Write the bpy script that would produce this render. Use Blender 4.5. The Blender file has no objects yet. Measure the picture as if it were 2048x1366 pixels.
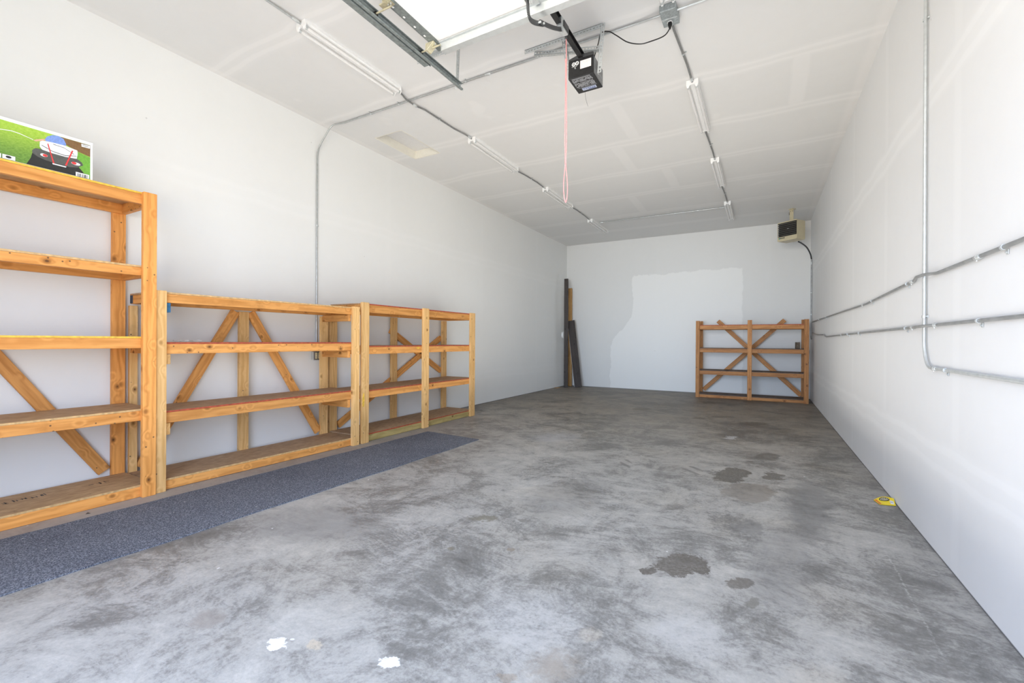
import bpy, bmesh, math, random
from mathutils import Vector, Matrix
random.seed(7)
C = bpy.context.scene.collection
SC = bpy.context.scene
# ---------------------------------------------------------------- room size (metres)
XL, XR, YB, H = -4.7256, 0.8861, 11.4864, 3.8423
YF = -0.86
CAM_H = 1.22

# ================================================================= node helper
class V:
    """a node socket (or constant) with arithmetic that builds Math nodes"""
    def __init__(s, nt, o): s.nt, s.o = nt, o
    def _m(s, op, *a):
        n = s.nt.nodes.new('ShaderNodeMath'); n.operation = op
        for i, x in enumerate((s,) + a):
            if isinstance(x, V): s.nt.links.new(x.o, n.inputs[i])
            else: n.inputs[i].default_value = float(x)
        return V(s.nt, n.outputs[0])
    def __add__(s, b): return s._m('ADD', b)
    def __sub__(s, b): return s._m('SUBTRACT', b)
    def __mul__(s, b): return s._m('MULTIPLY', b)
    def __truediv__(s, b): return s._m('DIVIDE', b)
    def abs(s): return s._m('ABSOLUTE')
    def sin(s): return s._m('SINE')
    def max(s, b): return s._m('MAXIMUM', b)
    def min(s, b): return s._m('MINIMUM', b)
    def pw(s, b): return s._m('POWER', b)
    def step(s, a, b, lo=0.0, hi=1.0):      # smoothstep a..b  -> lo..hi
        n = s.nt.nodes.new('ShaderNodeMapRange'); n.interpolation_type = 'SMOOTHSTEP'
        s.nt.links.new(s.o, n.inputs[0])
        for i, x in ((1, a), (2, b), (3, lo), (4, hi)): n.inputs[i].default_value = x
        return V(s.nt, n.outputs[0])

class Mat:
    def __init__(s, name, rough=0.6, metal=0.0, color=None, spec=0.5):
        s.m = bpy.data.materials.new(name); s.m.use_nodes = True
        s.nt = s.m.node_tree; s.b = s.nt.nodes['Principled BSDF']
        s.b.inputs['Roughness'].default_value = rough
        s.b.inputs['Metallic'].default_value = metal
        s.b.inputs['Specular IOR Level'].default_value = spec
        if color: s.b.inputs['Base Color'].default_value = (*color, 1)
    def new(s, t): return s.nt.nodes.new(t)
    def link(s, a, b): s.nt.links.new(a.o if isinstance(a, V) else a, b)
    def pos(s): return s.new('ShaderNodeNewGeometry').outputs['Position']
    def obj(s): return s.new('ShaderNodeTexCoord').outputs['Object']
    def rnd(s): return V(s.nt, s.new('ShaderNodeObjectInfo').outputs['Random'])
    def xyz(s, v):
        n = s.new('ShaderNodeSeparateXYZ'); s.link(v, n.inputs[0])
        return [V(s.nt, n.outputs[i]) for i in range(3)]
    def vec(s, x, y, z):
        n = s.new('ShaderNodeCombineXYZ')
        for i, a in enumerate((x, y, z)):
            if isinstance(a, V): s.link(a, n.inputs[i])
            else: n.inputs[i].default_value = a
        return n.outputs[0]
    def vm(s, op, a, b=None, scale=None, out=0):
        n = s.new('ShaderNodeVectorMath'); n.operation = op
        for i, x in enumerate((a, b)):
            if x is None: continue
            if isinstance(x, (tuple, list)): n.inputs[i].default_value = x
            else: s.link(x, n.inputs[i])
        if scale is not None: n.inputs['Scale'].default_value = scale
        return n.outputs[out]
    def noise(s, v, scale, detail=4, rough=0.5, dist=0.0, out='Fac'):
        n = s.new('ShaderNodeTexNoise'); s.link(v, n.inputs['Vector'])
        n.inputs['Scale'].default_value = scale; n.inputs['Detail'].default_value = detail
        n.inputs['Roughness'].default_value = rough; n.inputs['Distortion'].default_value = dist
        return V(s.nt, n.outputs[0]) if out == 'Fac' else n.outputs[1]
    def voro(s, v, scale, rand=1.0):
        n = s.new('ShaderNodeTexVoronoi'); s.link(v, n.inputs['Vector'])
        n.inputs['Scale'].default_value = scale; n.inputs['Randomness'].default_value = rand
        return V(s.nt, n.outputs['Distance']), n.outputs['Color']
    def ramp(s, f, stops):
        n = s.new('ShaderNodeValToRGB'); s.link(f, n.inputs[0]); r = n.color_ramp
        while len(r.elements) < len(stops): r.elements.new(0.5)
        for e, (p, c) in zip(r.elements, stops): e.position = p; e.color = (*c, 1)
        return n.outputs[0]
    def mix(s, f, a, b, mode='MIX'):
        n = s.new('ShaderNodeMix'); n.data_type = 'RGBA'; n.blend_type = mode
        for i, x in ((0, f), (6, a), (7, b)):
            if isinstance(x, V): s.link(x, n.inputs[i])
            elif isinstance(x, (int, float)): n.inputs[i].default_value = x
            elif isinstance(x, tuple): n.inputs[i].default_value = (*x, 1)
            else: s.link(x, n.inputs[i])
        return n.outputs[2]
    def base(s, c): s.link(c, s.b.inputs['Base Color']); return s
    def bump(s, h, strength=0.2, dist=0.01):
        n = s.new('ShaderNodeBump'); n.inputs['Strength'].default_value = strength
        n.inputs['Distance'].default_value = dist
        s.link(h, n.inputs['Height']); s.link(n.outputs[0], s.b.inputs['Normal']); return s

def plain(name, color, rough=0.5, metal=0.0, var=0.06, scale=30):
    m = Mat(name, rough, metal)
    n = m.noise(m.obj(), scale, 3)
    d = tuple(c * (1 - var) for c in color); l = tuple(min(1, c * (1 + var)) for c in color)
    m.base(m.ramp(n, [(0.35, d), (0.65, l)])); return m.m

# ================================================================= materials
def bands(m, c, lst):
    """union of soft stripes around the coordinate c: [(centre, half width, softness)]"""
    out = None
    for c0, w, s in lst:
        k = (c - c0).abs().step(w, w + s, 1.0, 0.0)
        out = k if out is None else out.max(k)
    return out

def wall_mat(name, col, axis, verts, hors, patch=False, gap=True, seam=0.3):
    m = Mat(name, 0.62, spec=0.3); p = m.pos(); X = m.xyz(p); z = X[2]
    big = m.noise(p, 0.6, 2, 0.6); fine = m.noise(p, 9, 4, 0.6)
    warp = (m.noise(p, 2.2, 2) - 0.5) * 0.09 if (verts or hors) else None
    c = m.ramp(big * 0.7 + fine * 0.3, [(0.3, tuple(v * 0.965 for v in col)), (0.7, col)])
    s = None
    if verts:
        s = bands(m, X[axis] + warp * 0.25, [(v, 0.025, 0.05) for v in verts]) * 0.5
    if hors:
        zz = z + warp
        h = (bands(m, zz, [(v + 0.055, 0.012, 0.03) for v in hors] + [(v - 0.055, 0.012, 0.03) for v in hors])
             .max(bands(m, zz, [(v, 0.08, 0.04) for v in hors]) * 0.45))
        s = h if s is None else s.max(h)
    if s is not None:
        c = m.mix(s * seam, c, tuple(min(1, v * 1.12 + 0.03) for v in col))
    if patch:                                   # fresh paint rolled over part of the wall
        x = X[0]; w = (m.noise(p, 3.5, 6, 0.65) - 0.5)
        left = (z - 1.05).step(0.0, 0.95, -3.5, -2.93)
        k = (x - left + w * 0.16).step(0.0, 0.03) * (x + 0.41 + w * 0.14).step(-0.012, 0.012, 1, 0) \
            * (z - 2.9 - (x + 2.2) * 0.02 + w * 0.25).step(-0.012, 0.012, 1, 0)
        c = m.mix(k * 0.48, c, tuple(min(1, v * 1.22 + 0.02) for v in col))
    # pinholes and scuffs
    d, cc = m.voro(p, 2.3); k = d.step(0.012, 0.02, 1, 0)
    c = m.mix(k * 0.35, c, (0.35, 0.34, 0.33))
    if gap: c = m.mix(z.step(0.004, 0.012, 1, 0) * 0.85, c, (0.05, 0.05, 0.05))
    m.base(c); return m.m

WALLC = (0.87, 0.878, 0.865)
M_left = wall_mat('left wall paint', WALLC, 1, [4.75, 7.2, 9.6], [0.56, 2.74], seam=0.1)
M_right = wall_mat('right wall paint', (0.835, 0.842, 0.845), 1, [3.19, 4.75, 6.28, 8.2, 9.6], [0.56, 2.73])
M_back = wall_mat('back wall paint', (0.80, 0.797, 0.78), 0, [-2.3, 0.1], [], patch=True, seam=0.08)
M_front = wall_mat('front wall paint', WALLC, 0, [], [])

def ceil_mat():
    m = Mat('ceiling paint', 0.7, spec=0.25); p = m.pos(); x, y, z = m.xyz(p)
    big = m.noise(p, 0.5, 2, 0.6); fine = m.noise(p, 7, 4, 0.65)
    w = (m.noise(p, 1.6, 2) - 0.5) * 0.12
    col = (0.795, 0.79, 0.775)
    c = m.ramp(big * 0.65 + fine * 0.35, [(0.3, tuple(v * 0.955 for v in col)), (0.7, col)])
    ys = [1.2, 2.4, 3.62, 4.78, 5.87, 6.93, 8.03, 9.27, 10.4]
    yy = y + w
    s = bands(m, yy, [(v + 0.05, 0.012, 0.03) for v in ys] + [(v - 0.05, 0.012, 0.03) for v in ys]).max(
        bands(m, yy, [(v, 0.08, 0.05) for v in ys]) * 0.4)
    # short butt joints between the sheets
    for jx, y0, y1 in ((-1.45, 4.8, 5.87), (-1.75, 5.9, 6.9), (-1.3, 6.95, 8.0), (-2.1, 8.05, 9.2), (0.3, 4.8, 5.85)):
        k = bands(m, x + w * 0.4, [(jx, 0.05, 0.04)]) * y.step(y0 - .01, y0 + .01) * y.step(y1 - .01, y1 + .01, 1, 0)
        s = s.max(k * 0.7)
    s = s.max((m.noise(p, 1.7, 2)).step(0.70, 0.74) * 0.5)
    c = m.mix(s * 0.32, c, (0.95, 0.935, 0.92))
    e = (x - XR).abs().step(0.06, 0.12, 1, 0).max((x - XL).abs().step(0.05, 0.1, 1, 0))
    c = m.mix(e * 0.25, c, (0.93, 0.90, 0.88))
    # old water mark by the right wall
    d = V(m.nt, m.vm('LENGTH', m.vm('MULTIPLY', m.vm('SUBTRACT', p, (0.72, 4.18, H)), (7, 11, 1)), out=1))
    c = m.mix((d + m.noise(p, 14, 2) - 0.5).step(0.7, 1.0, 1, 0) * 0.35, c, (0.55, 0.5, 0.38))
    m.base(c); return m.m
M_ceil = ceil_mat()

def floor_mat():
    m = Mat('stained concrete', 0.55, spec=0.35); p = m.pos(); x, y, z = m.xyz(p)
    warpv = m.vm('SCALE', m.vm('SUBTRACT', m.noise(p, 0.9, 2, 0.5, out='c'), (0.5, 0.5, 0.5)), scale=0.8)
    q = m.vm('ADD', p, warpv)
    n1 = m.noise(p, 0.8, 5, 0.62, 0.3); n2 = m.noise(p, 2.6, 9, 0.78, 0.6)
    q2 = m.vm('MULTIPLY', q, (2.6, 6.5, 1.0))
    n3 = m.noise(q2, 1.9, 8, 0.80, 0.8); n4 = m.noise(p, 60, 3, 0.7)
    n5 = m.noise(m.vm('MULTIPLY', q, (6, 2.4, 1.0)), 2.0, 5, 0.7, 0.8)
    v = n1 * 0.27 + n2 * 0.33 + n3 * 0.20 + n5 * 0.09 + n4 * 0.11
    c = m.ramp(v, [(0.38, (0.11, 0.11, 0.11)), (0.46, (0.215, 0.216, 0.218)),
                   (0.51, (0.37, 0.372, 0.376)), (0.585, (0.50, 0.50, 0.50))])
    tint = m.noise(p, 1.1, 2, 0.6)
    c = m.mix(tint.step(0.48, 0.68) * 0.4, c, (1.0, 0.95, 0.87), 'MULTIPLY')
    c = m.mix(1.0, c, (1.0, .958, .885), 'MULTIPLY')
    # deeper bay: its dimmer, browner light painted into the slab colour
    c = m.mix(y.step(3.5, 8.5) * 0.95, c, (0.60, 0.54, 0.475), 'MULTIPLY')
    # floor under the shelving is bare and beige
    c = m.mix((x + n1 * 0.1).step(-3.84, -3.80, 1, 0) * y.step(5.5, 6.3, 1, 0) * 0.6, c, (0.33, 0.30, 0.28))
    pd = m.vm('ADD', p, m.vm('SCALE', m.vm('SUBTRACT', m.noise(p, 5, 6, 0.75, out='c'), (0.5, 0.5, 0.5)), scale=0.36))
    pds = m.vm('ADD', p, m.vm('SCALE', m.vm('SUBTRACT', m.noise(p, 16, 4, 0.75, out='c'), (0.5, 0.5, 0.5)), scale=0.09))
    blot = (n2 * 0.5 + n4 * 0.5).step(0.36, 0.54, 0.45, 1.0)
    def ell(cx, cy, Xv, Yv, soft=0.3, src=None):
        src = src or (pds if Xv[0] < 0.16 else pd)
        a, b, e, f = Xv[0] / 2, Yv[0] / 2, Xv[1] / 2, Yv[1] / 2
        det = a * f - b * e
        r = m.vm('SUBTRACT', src, (cx, cy, 0))
        u = V(m.nt, m.vm('DOT_PRODUCT', r, (f / det, -b / det, 0), out=1))
        w = V(m.nt, m.vm('DOT_PRODUCT', r, (-e / det, a / det, 0), out=1))
        return (u * u + w * w).step(1 - soft, 1 + soft, 1, 0) * blot
    oil = (0.070, 0.058, 0.040); brown = (0.20, 0.168, 0.135); dark = (0.13, 0.128, 0.13)
    S = [(-0.251, 4.556, (.288, .169), (-.028, .501), oil, .75, .15), (.089, 4.719, (.181, .107), (.005, .279), oil, .7, .3),
         (.054, 5.508, (.246, .145), (.003, .34), oil, .55, .4), (-.088, 4.134, (.376, .22), (-.011, .488), brown, .55, .25),
         (-.385, 2.58, (.30, .17), (-.036, .24), (.10, .085, .068), .85, .12), (-.523, 2.425, (.08, .045), (-.018, .085), (.095, .08, .065), .85, .12),
         (-.091, 2.538, (.124, .072), (-.005, .12), (.115, .098, .078), .75, .2), (-.031, 2.384, (.054, .031), (-.001, .097), (.16, .15, .12), .6, .3),
         (.31, 4.005, (.30, .16), (.086, 1.3), dark, .55, .8), (.1, 2.9, (.32, .18), (.05, 1.0), dark, .35, .9),
         (-.081, 3.356, (.183, .107), (-.008, .289), dark, .5, .5),
         (-1.665, 2.586, (.19, .11), (-.05, .08), (.16, .145, .10), .7, .4), (-1.407, 2.688, (.07, .04), (-.03, .05), (.15, .14, .12), .6, .4),
         (-1.58, 2.109, (.035, .02), (-.035, .046), (.2, .17, .11), .6, .4), (-1.28, 2.27, (.03, .02), (-.03, .04), (.2, .15, .1), .6, .4),
         (-1.561, 1.167, (.052, .03), (-.053, .04), (.55, .47, .36), .75, .4), (-.686, 1.54, (.17, .1), (-.09, .2), (.24, .19, .14), .55, .7),
         (-2.551, 1.976, (.657, .381), (-.45, .374), (.19, .185, .18), .5, .9), (-2.1, 1.05, (.12, .07), (-.1, .1), (.22, .18, .15), .45, .6),
         (-1.35, 3.3, (.5, .3), (-.1, .9), dark, .3, .9), (-.1, 7.6, (.4, .2), (0, .35), oil, .6, .4), (-1.2, 6.6, (.3, .2), (0, .3), oil, .35, .6),
         (-0.9, 7.7, (.2, .1), (0, .25), oil, .5, .4), (-1.9, 8.2, (.3, .1), (0, .3), oil, .5, .5), (-0.35, 6.35, (.16, .1), (0, .2), (.7, .7, .72), .5, .6),
         (-2.3, 5.2, (.5, .3), (-.1, .5), (.42, .43, .46), .4, .95), (-.9, 1.75, (.4, .2), (-.2, .35), (.56, .55, .54), .4, .98), (-.62, 1.78, (.09, .05), (-.03, .08), (.50, .44, .36), .4, .6), (-.55, 1.32, (.2, .1), (-.06, .1), (.26, .20, .14), .5, .7), (-.8, 1.40, (.06, .03), (-.03, .04), (.28, .21, .14), .45, .5), (.2, 1.9, (.2, .1), (-.1, .2), (.50, .45, .38), .4, .9),
         (-.25, 2.0, (.3, .17), (-.1, .3), (.55, .54, .53), .4, .95)]
    for cx, cy, Xv, Yv, col, a, soft in S:
        c = m.mix(ell(cx, cy, Xv, Yv, soft) * a, c, col)
    # tyre tread prints
    tr = (x * 36 + y * 40).sin().step(0.0, 0.6)
    k = ell(-.564, 4.559, (.189, .111), (-.035, .3), .5).max(ell(-1.174, 4.41, (.098, .058), (-.11, .41), .5))
    c = m.mix(tr * k * 0.5, c, (.09, .085, .08))
    # white spilled paint and plaster
    pw = m.vm('ADD', p, m.vm('SCALE', m.vm('SUBTRACT', m.noise(p, 22, 4, 0.7, out='c'), (0.5, 0.5, 0.5)), scale=0.10))
    for cx, cy, Xv, Yv in ((-1.69, 1.105, (.067, .038), (-.064, .041)), (-1.225, 1.247, (.071, .041), (-.046, .046))):
        c = m.mix(ell(cx, cy, Xv, Yv, .25, pw), c, (.92, .92, .92))
    d, cc = m.voro(m.vm('ADD', p, warpv), 5.5)
    c = m.mix(d.step(0.03, 0.05, 1, 0) * (n1.step(0.45, 0.55)) * 0.75, c, (.8, .8, .8))
    d2, cc = m.voro(p, 11); c = m.mix(d2.step(0.02, 0.04, 1, 0) * 0.5, c, (.1, .1, .1))
    # long pale scuff parallel to the right wall
    sc = (x - 0.62 - (y - 2.6) * 0.02 + (n1 - 0.5) * 0.05).abs().step(0.001, 0.008, 1, 0) * n4.step(.4,.6) * y.step(2.2, 2.5) * y.step(3.2, 3.6, 1, 0)
    c = m.mix(sc * 0.45, c, (.55, .53, .5))
    sc = (x - 0.60 - (y - 1.9) * 0.06).abs().step(0.012, 0.03, 1, 0) * y.step(1.9, 2.3, 1, 0)
    c = m.mix(sc * 0.35, c, (.62, .53, .44))
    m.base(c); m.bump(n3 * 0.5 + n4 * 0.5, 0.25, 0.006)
    m.link(v.step(0.35, 0.65, 0.42, 0.62), m.b.inputs['Roughness']); return m.m
M_floor = floor_mat()

def wood(name, light, dark, knot=(0.16, 0.065, 0.02), var=0.18, knotty=0.085):
    """sawn softwood; the grain runs along the board's own X axis"""
    m = Mat(name, 0.55, spec=0.35); o = m.obj(); r = m.rnd()
    off = m.vm('ADD', o, m.vec(r * 37.0, r * 11.0, r * 5.3)); x, y, z = m.xyz(off)
    g = m.vm('MULTIPLY', off, (1.6, 34, 34)); fine = m.noise(g, 1.0, 6, 0.65)
    kv = m.vm('MULTIPLY', off, (7.0, 9.5, 9.5)); d, kc = m.voro(kv, 1.0)
    halo = d.step(0.05, 0.4, 1, 0)
    wob = m.noise(m.vm('MULTIPLY', off, (1.1, 8, 8)), 1.0, 4, 0.55)
    ring = (wob * 26.0 + halo * 7.0 + y * 130.0 + z * 60.0).sin() * 0.5 + 0.5
    v = fine * 0.62 + ring * 0.20 + wob * 0.18
    c = m.ramp(v, [(0.25, dark), (0.62, light)])
    kr = m.xyz(kc)[0]
    c = m.mix(d.step(knotty, knotty * 2.6, 1, 0) * kr.step(0.45, 0.5), c, tuple(a * 0.55 + b * 0.45 for a, b in zip(dark, knot)))
    c = m.mix(d.step(knotty * 0.55, knotty * 1.05, 1, 0) * kr.step(0.45, 0.5), c, knot)
    sv = m.vm('MULTIPLY', off, (22, 22, 22)); sd, sc2 = m.voro(sv, 1.0)       # nail heads, small knots
    c = m.mix(sd.step(0.10, 0.15, 1, 0) * m.xyz(sc2)[1].step(0.82, 0.84) * 0.8, c, (0.06, 0.04, 0.03))
    dirt = m.noise(off, 4.0, 5, 0.7)
    c = m.mix(dirt.step(0.56, 0.75) * 0.28, c, tuple(v_ * 0.55 for v_ in dark))
    h = m.new('ShaderNodeHueSaturation'); m.link(c, h.inputs['Color'])
    m.link(r.step(0, 1, 1 - var, 1 + var * 0.7), h.inputs['Value'])
    m.base(h.outputs[0]); m.bump(fine, 0.12, 0.003); return m.m
W_or = wood('orange pine', (0.84, 0.385, 0.105), (0.58, 0.22, 0.042), var=0.1)
W_or2 = wood('honey pine', (0.78, 0.375, 0.11), (0.52, 0.21, 0.045), var=0.12)
W_pale = wood('pale pine', (0.84, 0.53, 0.225), (0.64, 0.345, 0.105), var=0.10)
W_red = wood('red brown pine', (0.56, 0.255, 0.08), (0.33, 0.12, 0.028), var=0.14)
W_green = wood('greenish treated pine', (0.50, 0.39, 0.16), (0.34, 0.26, 0.09), var=0.05)
W_tan = wood('tan timber', (0.50, 0.29, 0.11), (0.34, 0.17, 0.05), var=0.05)
W_dark = wood('dark grey brown plank', (0.078, 0.065, 0.060), (0.042, 0.034, 0.031), knot=(0.015, 0.012, 0.01), var=0.06)

def osb(name, a, b):
    m = Mat(name, 0.7, spec=0.2); o = m.obj(); r = m.rnd()
    off = m.vm('ADD', o, m.vec(r * 31.0, r * 7.0, 0.0))
    ch = m.noise(m.vm('MULTIPLY', off, (9, 34, 34)), 1.0, 5, 0.7, 0.6); big = m.noise(off, 3.0, 4, 0.6)
    d, cc = m.voro(m.vm('MULTIPLY', off, (14, 45, 45)), 1.0)
    v = ch * 0.6 + big * 0.2 + d * 0.3
    c = m.ramp(v, [(0.3, b), (0.68, a)])
    c = m.mix(m.noise(off, 5.5, 5, 0.7).step(0.6, 0.74) * 0.55, c, tuple(x * 0.4 for x in b))
    m.base(c); m.bump(ch, 0.15, 0.003); return m.m
M_osb = osb('strand board', (0.60, 0.39, 0.21), (0.36, 0.21, 0.10))
M_osb2 = osb('dull strand board', (0.52, 0.345, 0.205), (0.30, 0.185, 0.105))
M_osb4 = osb('dark strand board', (0.20, 0.15, 0.12), (0.12, 0.085, 0.07))
M_rededge = plain('red edge paint', (0.42, 0.075, 0.035), 0.6, var=0.25)
M_yeledge = plain('yellow edge paint', (0.80, 0.50, 0.06), 0.6, var=0.2)
M_tanedge = plain('raw board edge', (0.62, 0.40, 0.18), 0.7, var=0.2)
M_bluepaint = plain('blue paint', (0.03, 0.17, 0.36), 0.6, var=0.25)
M_galv = plain('galvanised steel', (0.60, 0.63, 0.63), 0.42, 0.5, var=0.05, scale=25)
M_condh = plain('grey conduit zinc', (0.36, 0.37, 0.37), 0.42, 0.5, var=0.12, scale=14)
M_galvd = plain('weathered steel', (0.285, 0.325, 0.325), 0.48, 0.6, var=0.14, scale=40)
M_cond = plain('conduit zinc', (0.50, 0.52, 0.52), 0.36, 0.65, var=0.08)
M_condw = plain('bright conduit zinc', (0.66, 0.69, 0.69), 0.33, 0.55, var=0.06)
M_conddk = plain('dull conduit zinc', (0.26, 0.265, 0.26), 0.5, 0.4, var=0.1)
M_box = plain('junction box zinc', (0.40, 0.44, 0.45), 0.45, 0.6, var=0.15, scale=70)
M_zinc = plain('yellow passivated zinc', (0.62, 0.58, 0.42), 0.4, 0.6, var=0.15)
M_white = plain('white enamel', (0.88, 0.88, 0.87), 0.35, var=0.02)
M_doorw = plain('white door paint', (0.93, 0.92, 0.895), 0.45, var=0.015, scale=6)
M_tube = plain('frosted tube glass', (0.84, 0.83, 0.815), 0.15, var=0.02)
M_pin = plain('dark socket', (0.10, 0.10, 0.10), 0.6)
M_black = plain('black plastic', (0.012, 0.012, 0.013), 0.38, var=0.2)
M_blackm = plain('black painted steel', (0.016, 0.016, 0.017), 0.42, var=0.2)
M_dgrey = plain('dark grey steel', (0.06, 0.062, 0.065), 0.45, 0.2)
M_mgrey = plain('grey steel housing', (0.22, 0.225, 0.23), 0.42, 0.4)
M_text = plain('printed grey', (0.42, 0.43, 0.45), 0.6)
M_ink = plain('black ink', (0.02, 0.02, 0.02), 0.6)
M_label = plain('pinkish label', (0.90, 0.80, 0.77), 0.5, var=0.04)
M_labelt = plain('faded red print', (0.82, 0.55, 0.50), 0.5)
M_blulab = plain('bluish label', (0.42, 0.47, 0.60), 0.4, var=0.1)
M_navy = plain('navy print', (0.05, 0.08, 0.25), 0.5)
M_rope = plain('faded red cord', (0.80, 0.30, 0.30), 0.8, var=0.15, scale=200)
M_heater = plain('almond enamel', (0.60, 0.53, 0.36), 0.4, var=0.03)
M_louv = plain('dark louvre', (0.014, 0.013, 0.013), 0.35)
M_louv2 = plain('louvre edge', (0.10, 0.095, 0.085), 0.35)
M_cream = plain('cream plastic', (0.72, 0.66, 0.45), 0.4)
M_ylw = plain('yellow card', (0.90, 0.68, 0.015), 0.45, var=0.05)
M_orng = plain('orange print', (0.80, 0.22, 0.03), 0.5)
M_leaf = plain('dry leaf', (0.07, 0.05, 0.035), 0.8)
M_chip = plain('wood chip', (0.45, 0.27, 0.13), 0.8, var=0.3)
M_hatch = plain('hatch paint', (0.78, 0.77, 0.76), 0.6, var=0.02)
M_hatcht = plain('cream trim paint', (0.83, 0.80, 0.71), 0.5, var=0.02)
M_cord = plain('white cord', (0.72, 0.70, 0.66), 0.6)
M_paper = plain('white carton', (0.90, 0.90, 0.89), 0.45, var=0.01)
M_block = plain('grey offcut', (0.16, 0.125, 0.09), 0.8, var=0.3)
def grass_mat():
    m = Mat('printed lawn', 0.4); o = m.pos(); x, y, z = m.xyz(o)
    n = m.noise(m.vm('MULTIPLY', o, (60, 60, 130)), 1.0, 4, 0.7)
    t = (z - 2.35).step(0.02, 0.25)
    a = m.ramp(n, [(0.3, (0.075, 0.19, 0.02)), (0.7, (0.20, 0.36, 0.06))])
    b = m.ramp(n, [(0.3, (0.30, 0.52, 0.03)), (0.7, (0.48, 0.66, 0.09))])
    m.base(m.mix(t, a, b)); return m.m
M_grass = grass_mat()
def flatm(n, c): return plain(n, c, 0.4, var=0.12, scale=90)
P_shirt = flatm('printed blue', (0.22, 0.34, 0.72)); P_skin = flatm('printed skin', (0.72, 0.44, 0.28))
P_tank = flatm('printed white', (0.86, 0.86, 0.86)); P_body = flatm('printed grey', (0.10, 0.10, 0.09))
P_blk = flatm('printed black', (0.022, 0.023, 0.022)); P_red = flatm('printed red', (0.72, 0.05, 0.05))
P_brn = flatm('printed woods', (0.22, 0.12, 0.045)); P_grn = flatm('printed far lawn', (0.17, 0.42, 0.05))

def mat_rug():
    m = Mat('speckled runner', 0.95, spec=0.1); p = m.pos()
    d, cc = m.voro(p, 130); f = m.noise(p, 300, 2, 0.6); b = m.noise(p, 1.7, 4)
    c = m.ramp(f * 0.5 + d * 0.5, [(0.22, (0.042, 0.046, 0.06)), (0.46, (0.11, 0.12, 0.148)), (0.66, (0.26, 0.275, 0.315))])
    k = m.xyz(cc)[0].step(0.86, 0.9) * d.step(0.25, 0.4, 1, 0)
    c = m.mix(k * 0.8, c, (0.50, 0.51, 0.54))
    c = m.mix(b.step(0.45, 0.7) * 0.3, c, (0.55, 0.55, 0.6), 'MULTIPLY')
    d2, c2 = m.voro(p, 9); c = m.mix(d2.step(0.03, 0.05, 1, 0) * 0.9, c, (.75, .74, .7))
    m.base(c); m.bump(f, 0.5, 0.006); return m.m
M_rug = mat_rug()

# ================================================================= geometry helpers
def link(o, parent=None):
    C.objects.link(o)
    if parent is not None: o.parent = parent
    return o
def mesh_obj(name, bm, mats, parent=None, M=None, smooth=False):
    me = bpy.data.meshes.new(name); bmesh.ops.recalc_face_normals(bm, faces=bm.faces[:]) if smooth != 'keep' else None
    bm.to_mesh(me); bm.free()
    for m in (mats if isinstance(mats, (list, tuple)) else [mats]): me.materials.append(m)
    if smooth is True:
        for p in me.polygons: p.use_smooth = True
        me.set_sharp_from_angle(angle=math.radians(40))
    o = bpy.data.objects.new(name, me)
    if M is not None: o.matrix_local = M
    return link(o, parent)
def tag(o, label=None, cat=None, group=None, kind=None):
    if label: o['label'] = label
    if cat: o['category'] = cat
    if group: o['group'] = group
    if kind: o['kind'] = kind
    return o
def thing(name, label, cat, loc=(0, 0, 0), rz=0.0, group=None):
    o = bpy.data.objects.new(name, None); o.empty_display_size = 0.1
    o.location = loc; o.rotation_euler = (0, 0, rz); link(o)
    return tag(o, label, cat, group)
def cube(bm, x0, x1, y0, y1, z0, z1, mi=0):
    vs = [bm.verts.new((x, y, z)) for x in (x0, x1) for y in (y0, y1) for z in (z0, z1)]
    fs = []
    for q in ((0, 1, 3, 2), (4, 6, 7, 5), (0, 4, 5, 1), (2, 3, 7, 6), (0, 2, 6, 4), (1, 5, 7, 3)):
        f = bm.faces.new([vs[i] for i in q]); f.material_index = mi; fs.append(f)
    return vs
def bevel(bm, w=0.002, seg=1):
    if w > 0: bmesh.ops.bevel(bm, geom=bm.edges[:], offset=w, segments=seg, affect='EDGES', profile=0.5)
def board(name, parent, p0, p1, wdir, w, t, mat, bev=0.002):
    """sawn board from p0 to p1, width w along wdir, thickness t; own X axis = grain"""
    p0, p1 = Vector(p0), Vector(p1); X = (p1 - p0); L = X.length; X.normalize()
    Y = Vector(wdir); Y = (Y - X * Y.dot(X)).normalized(); Z = X.cross(Y)
    M = Matrix((X, Y, Z)).transposed().to_4x4(); M.translation = (p0 + p1) / 2
    bm = bmesh.new(); cube(bm, -L / 2, L / 2, -w / 2, w / 2, -t / 2, t / 2); bevel(bm, bev)
    return mesh_obj(name, bm, mat, parent, M)
def bx(name, parent, x0, x1, y0, y1, z0, z1, mat, bev=0.002):
    d = [x1 - x0, y1 - y0, z1 - z0]; c = [(x0 + x1) / 2, (y0 + y1) / 2, (z0 + z1) / 2]
    L = d.index(max(d)); r = [i for i in range(3) if i != L]
    a, b = c[:], c[:]; a[L] -= d[L] / 2; b[L] += d[L] / 2
    wd = [0, 0, 0]; wd[r[0]] = 1
    return board(name, parent, a, b, wd, d[r[0]], d[r[1]], mat, bev)
def fillet(pts, rad, seg=6):
    P = [Vector(p) for p in pts]; out = [P[0]]
    for i in range(1, len(P) - 1):
        a, b, c = P[i - 1], P[i], P[i + 1]; u, v = (a - b), (c - b)
        ang = u.angle(v)
        if ang > math.pi - 1e-3: out.append(b); continue
        r = rad[i] if isinstance(rad, dict) and i in rad else (rad if not isinstance(rad, dict) else 0.05)
        d = min(r / math.tan(ang / 2), u.length * 0.49, v.length * 0.49)
        s, e = b + u.normalized() * d, b + v.normalized() * d
        for k in range(seg + 1):
            t = k / seg; out.append((1 - t) ** 2 * s + 2 * t * (1 - t) * b + t * t * e)
    out.append(P[-1]); return out
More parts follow.
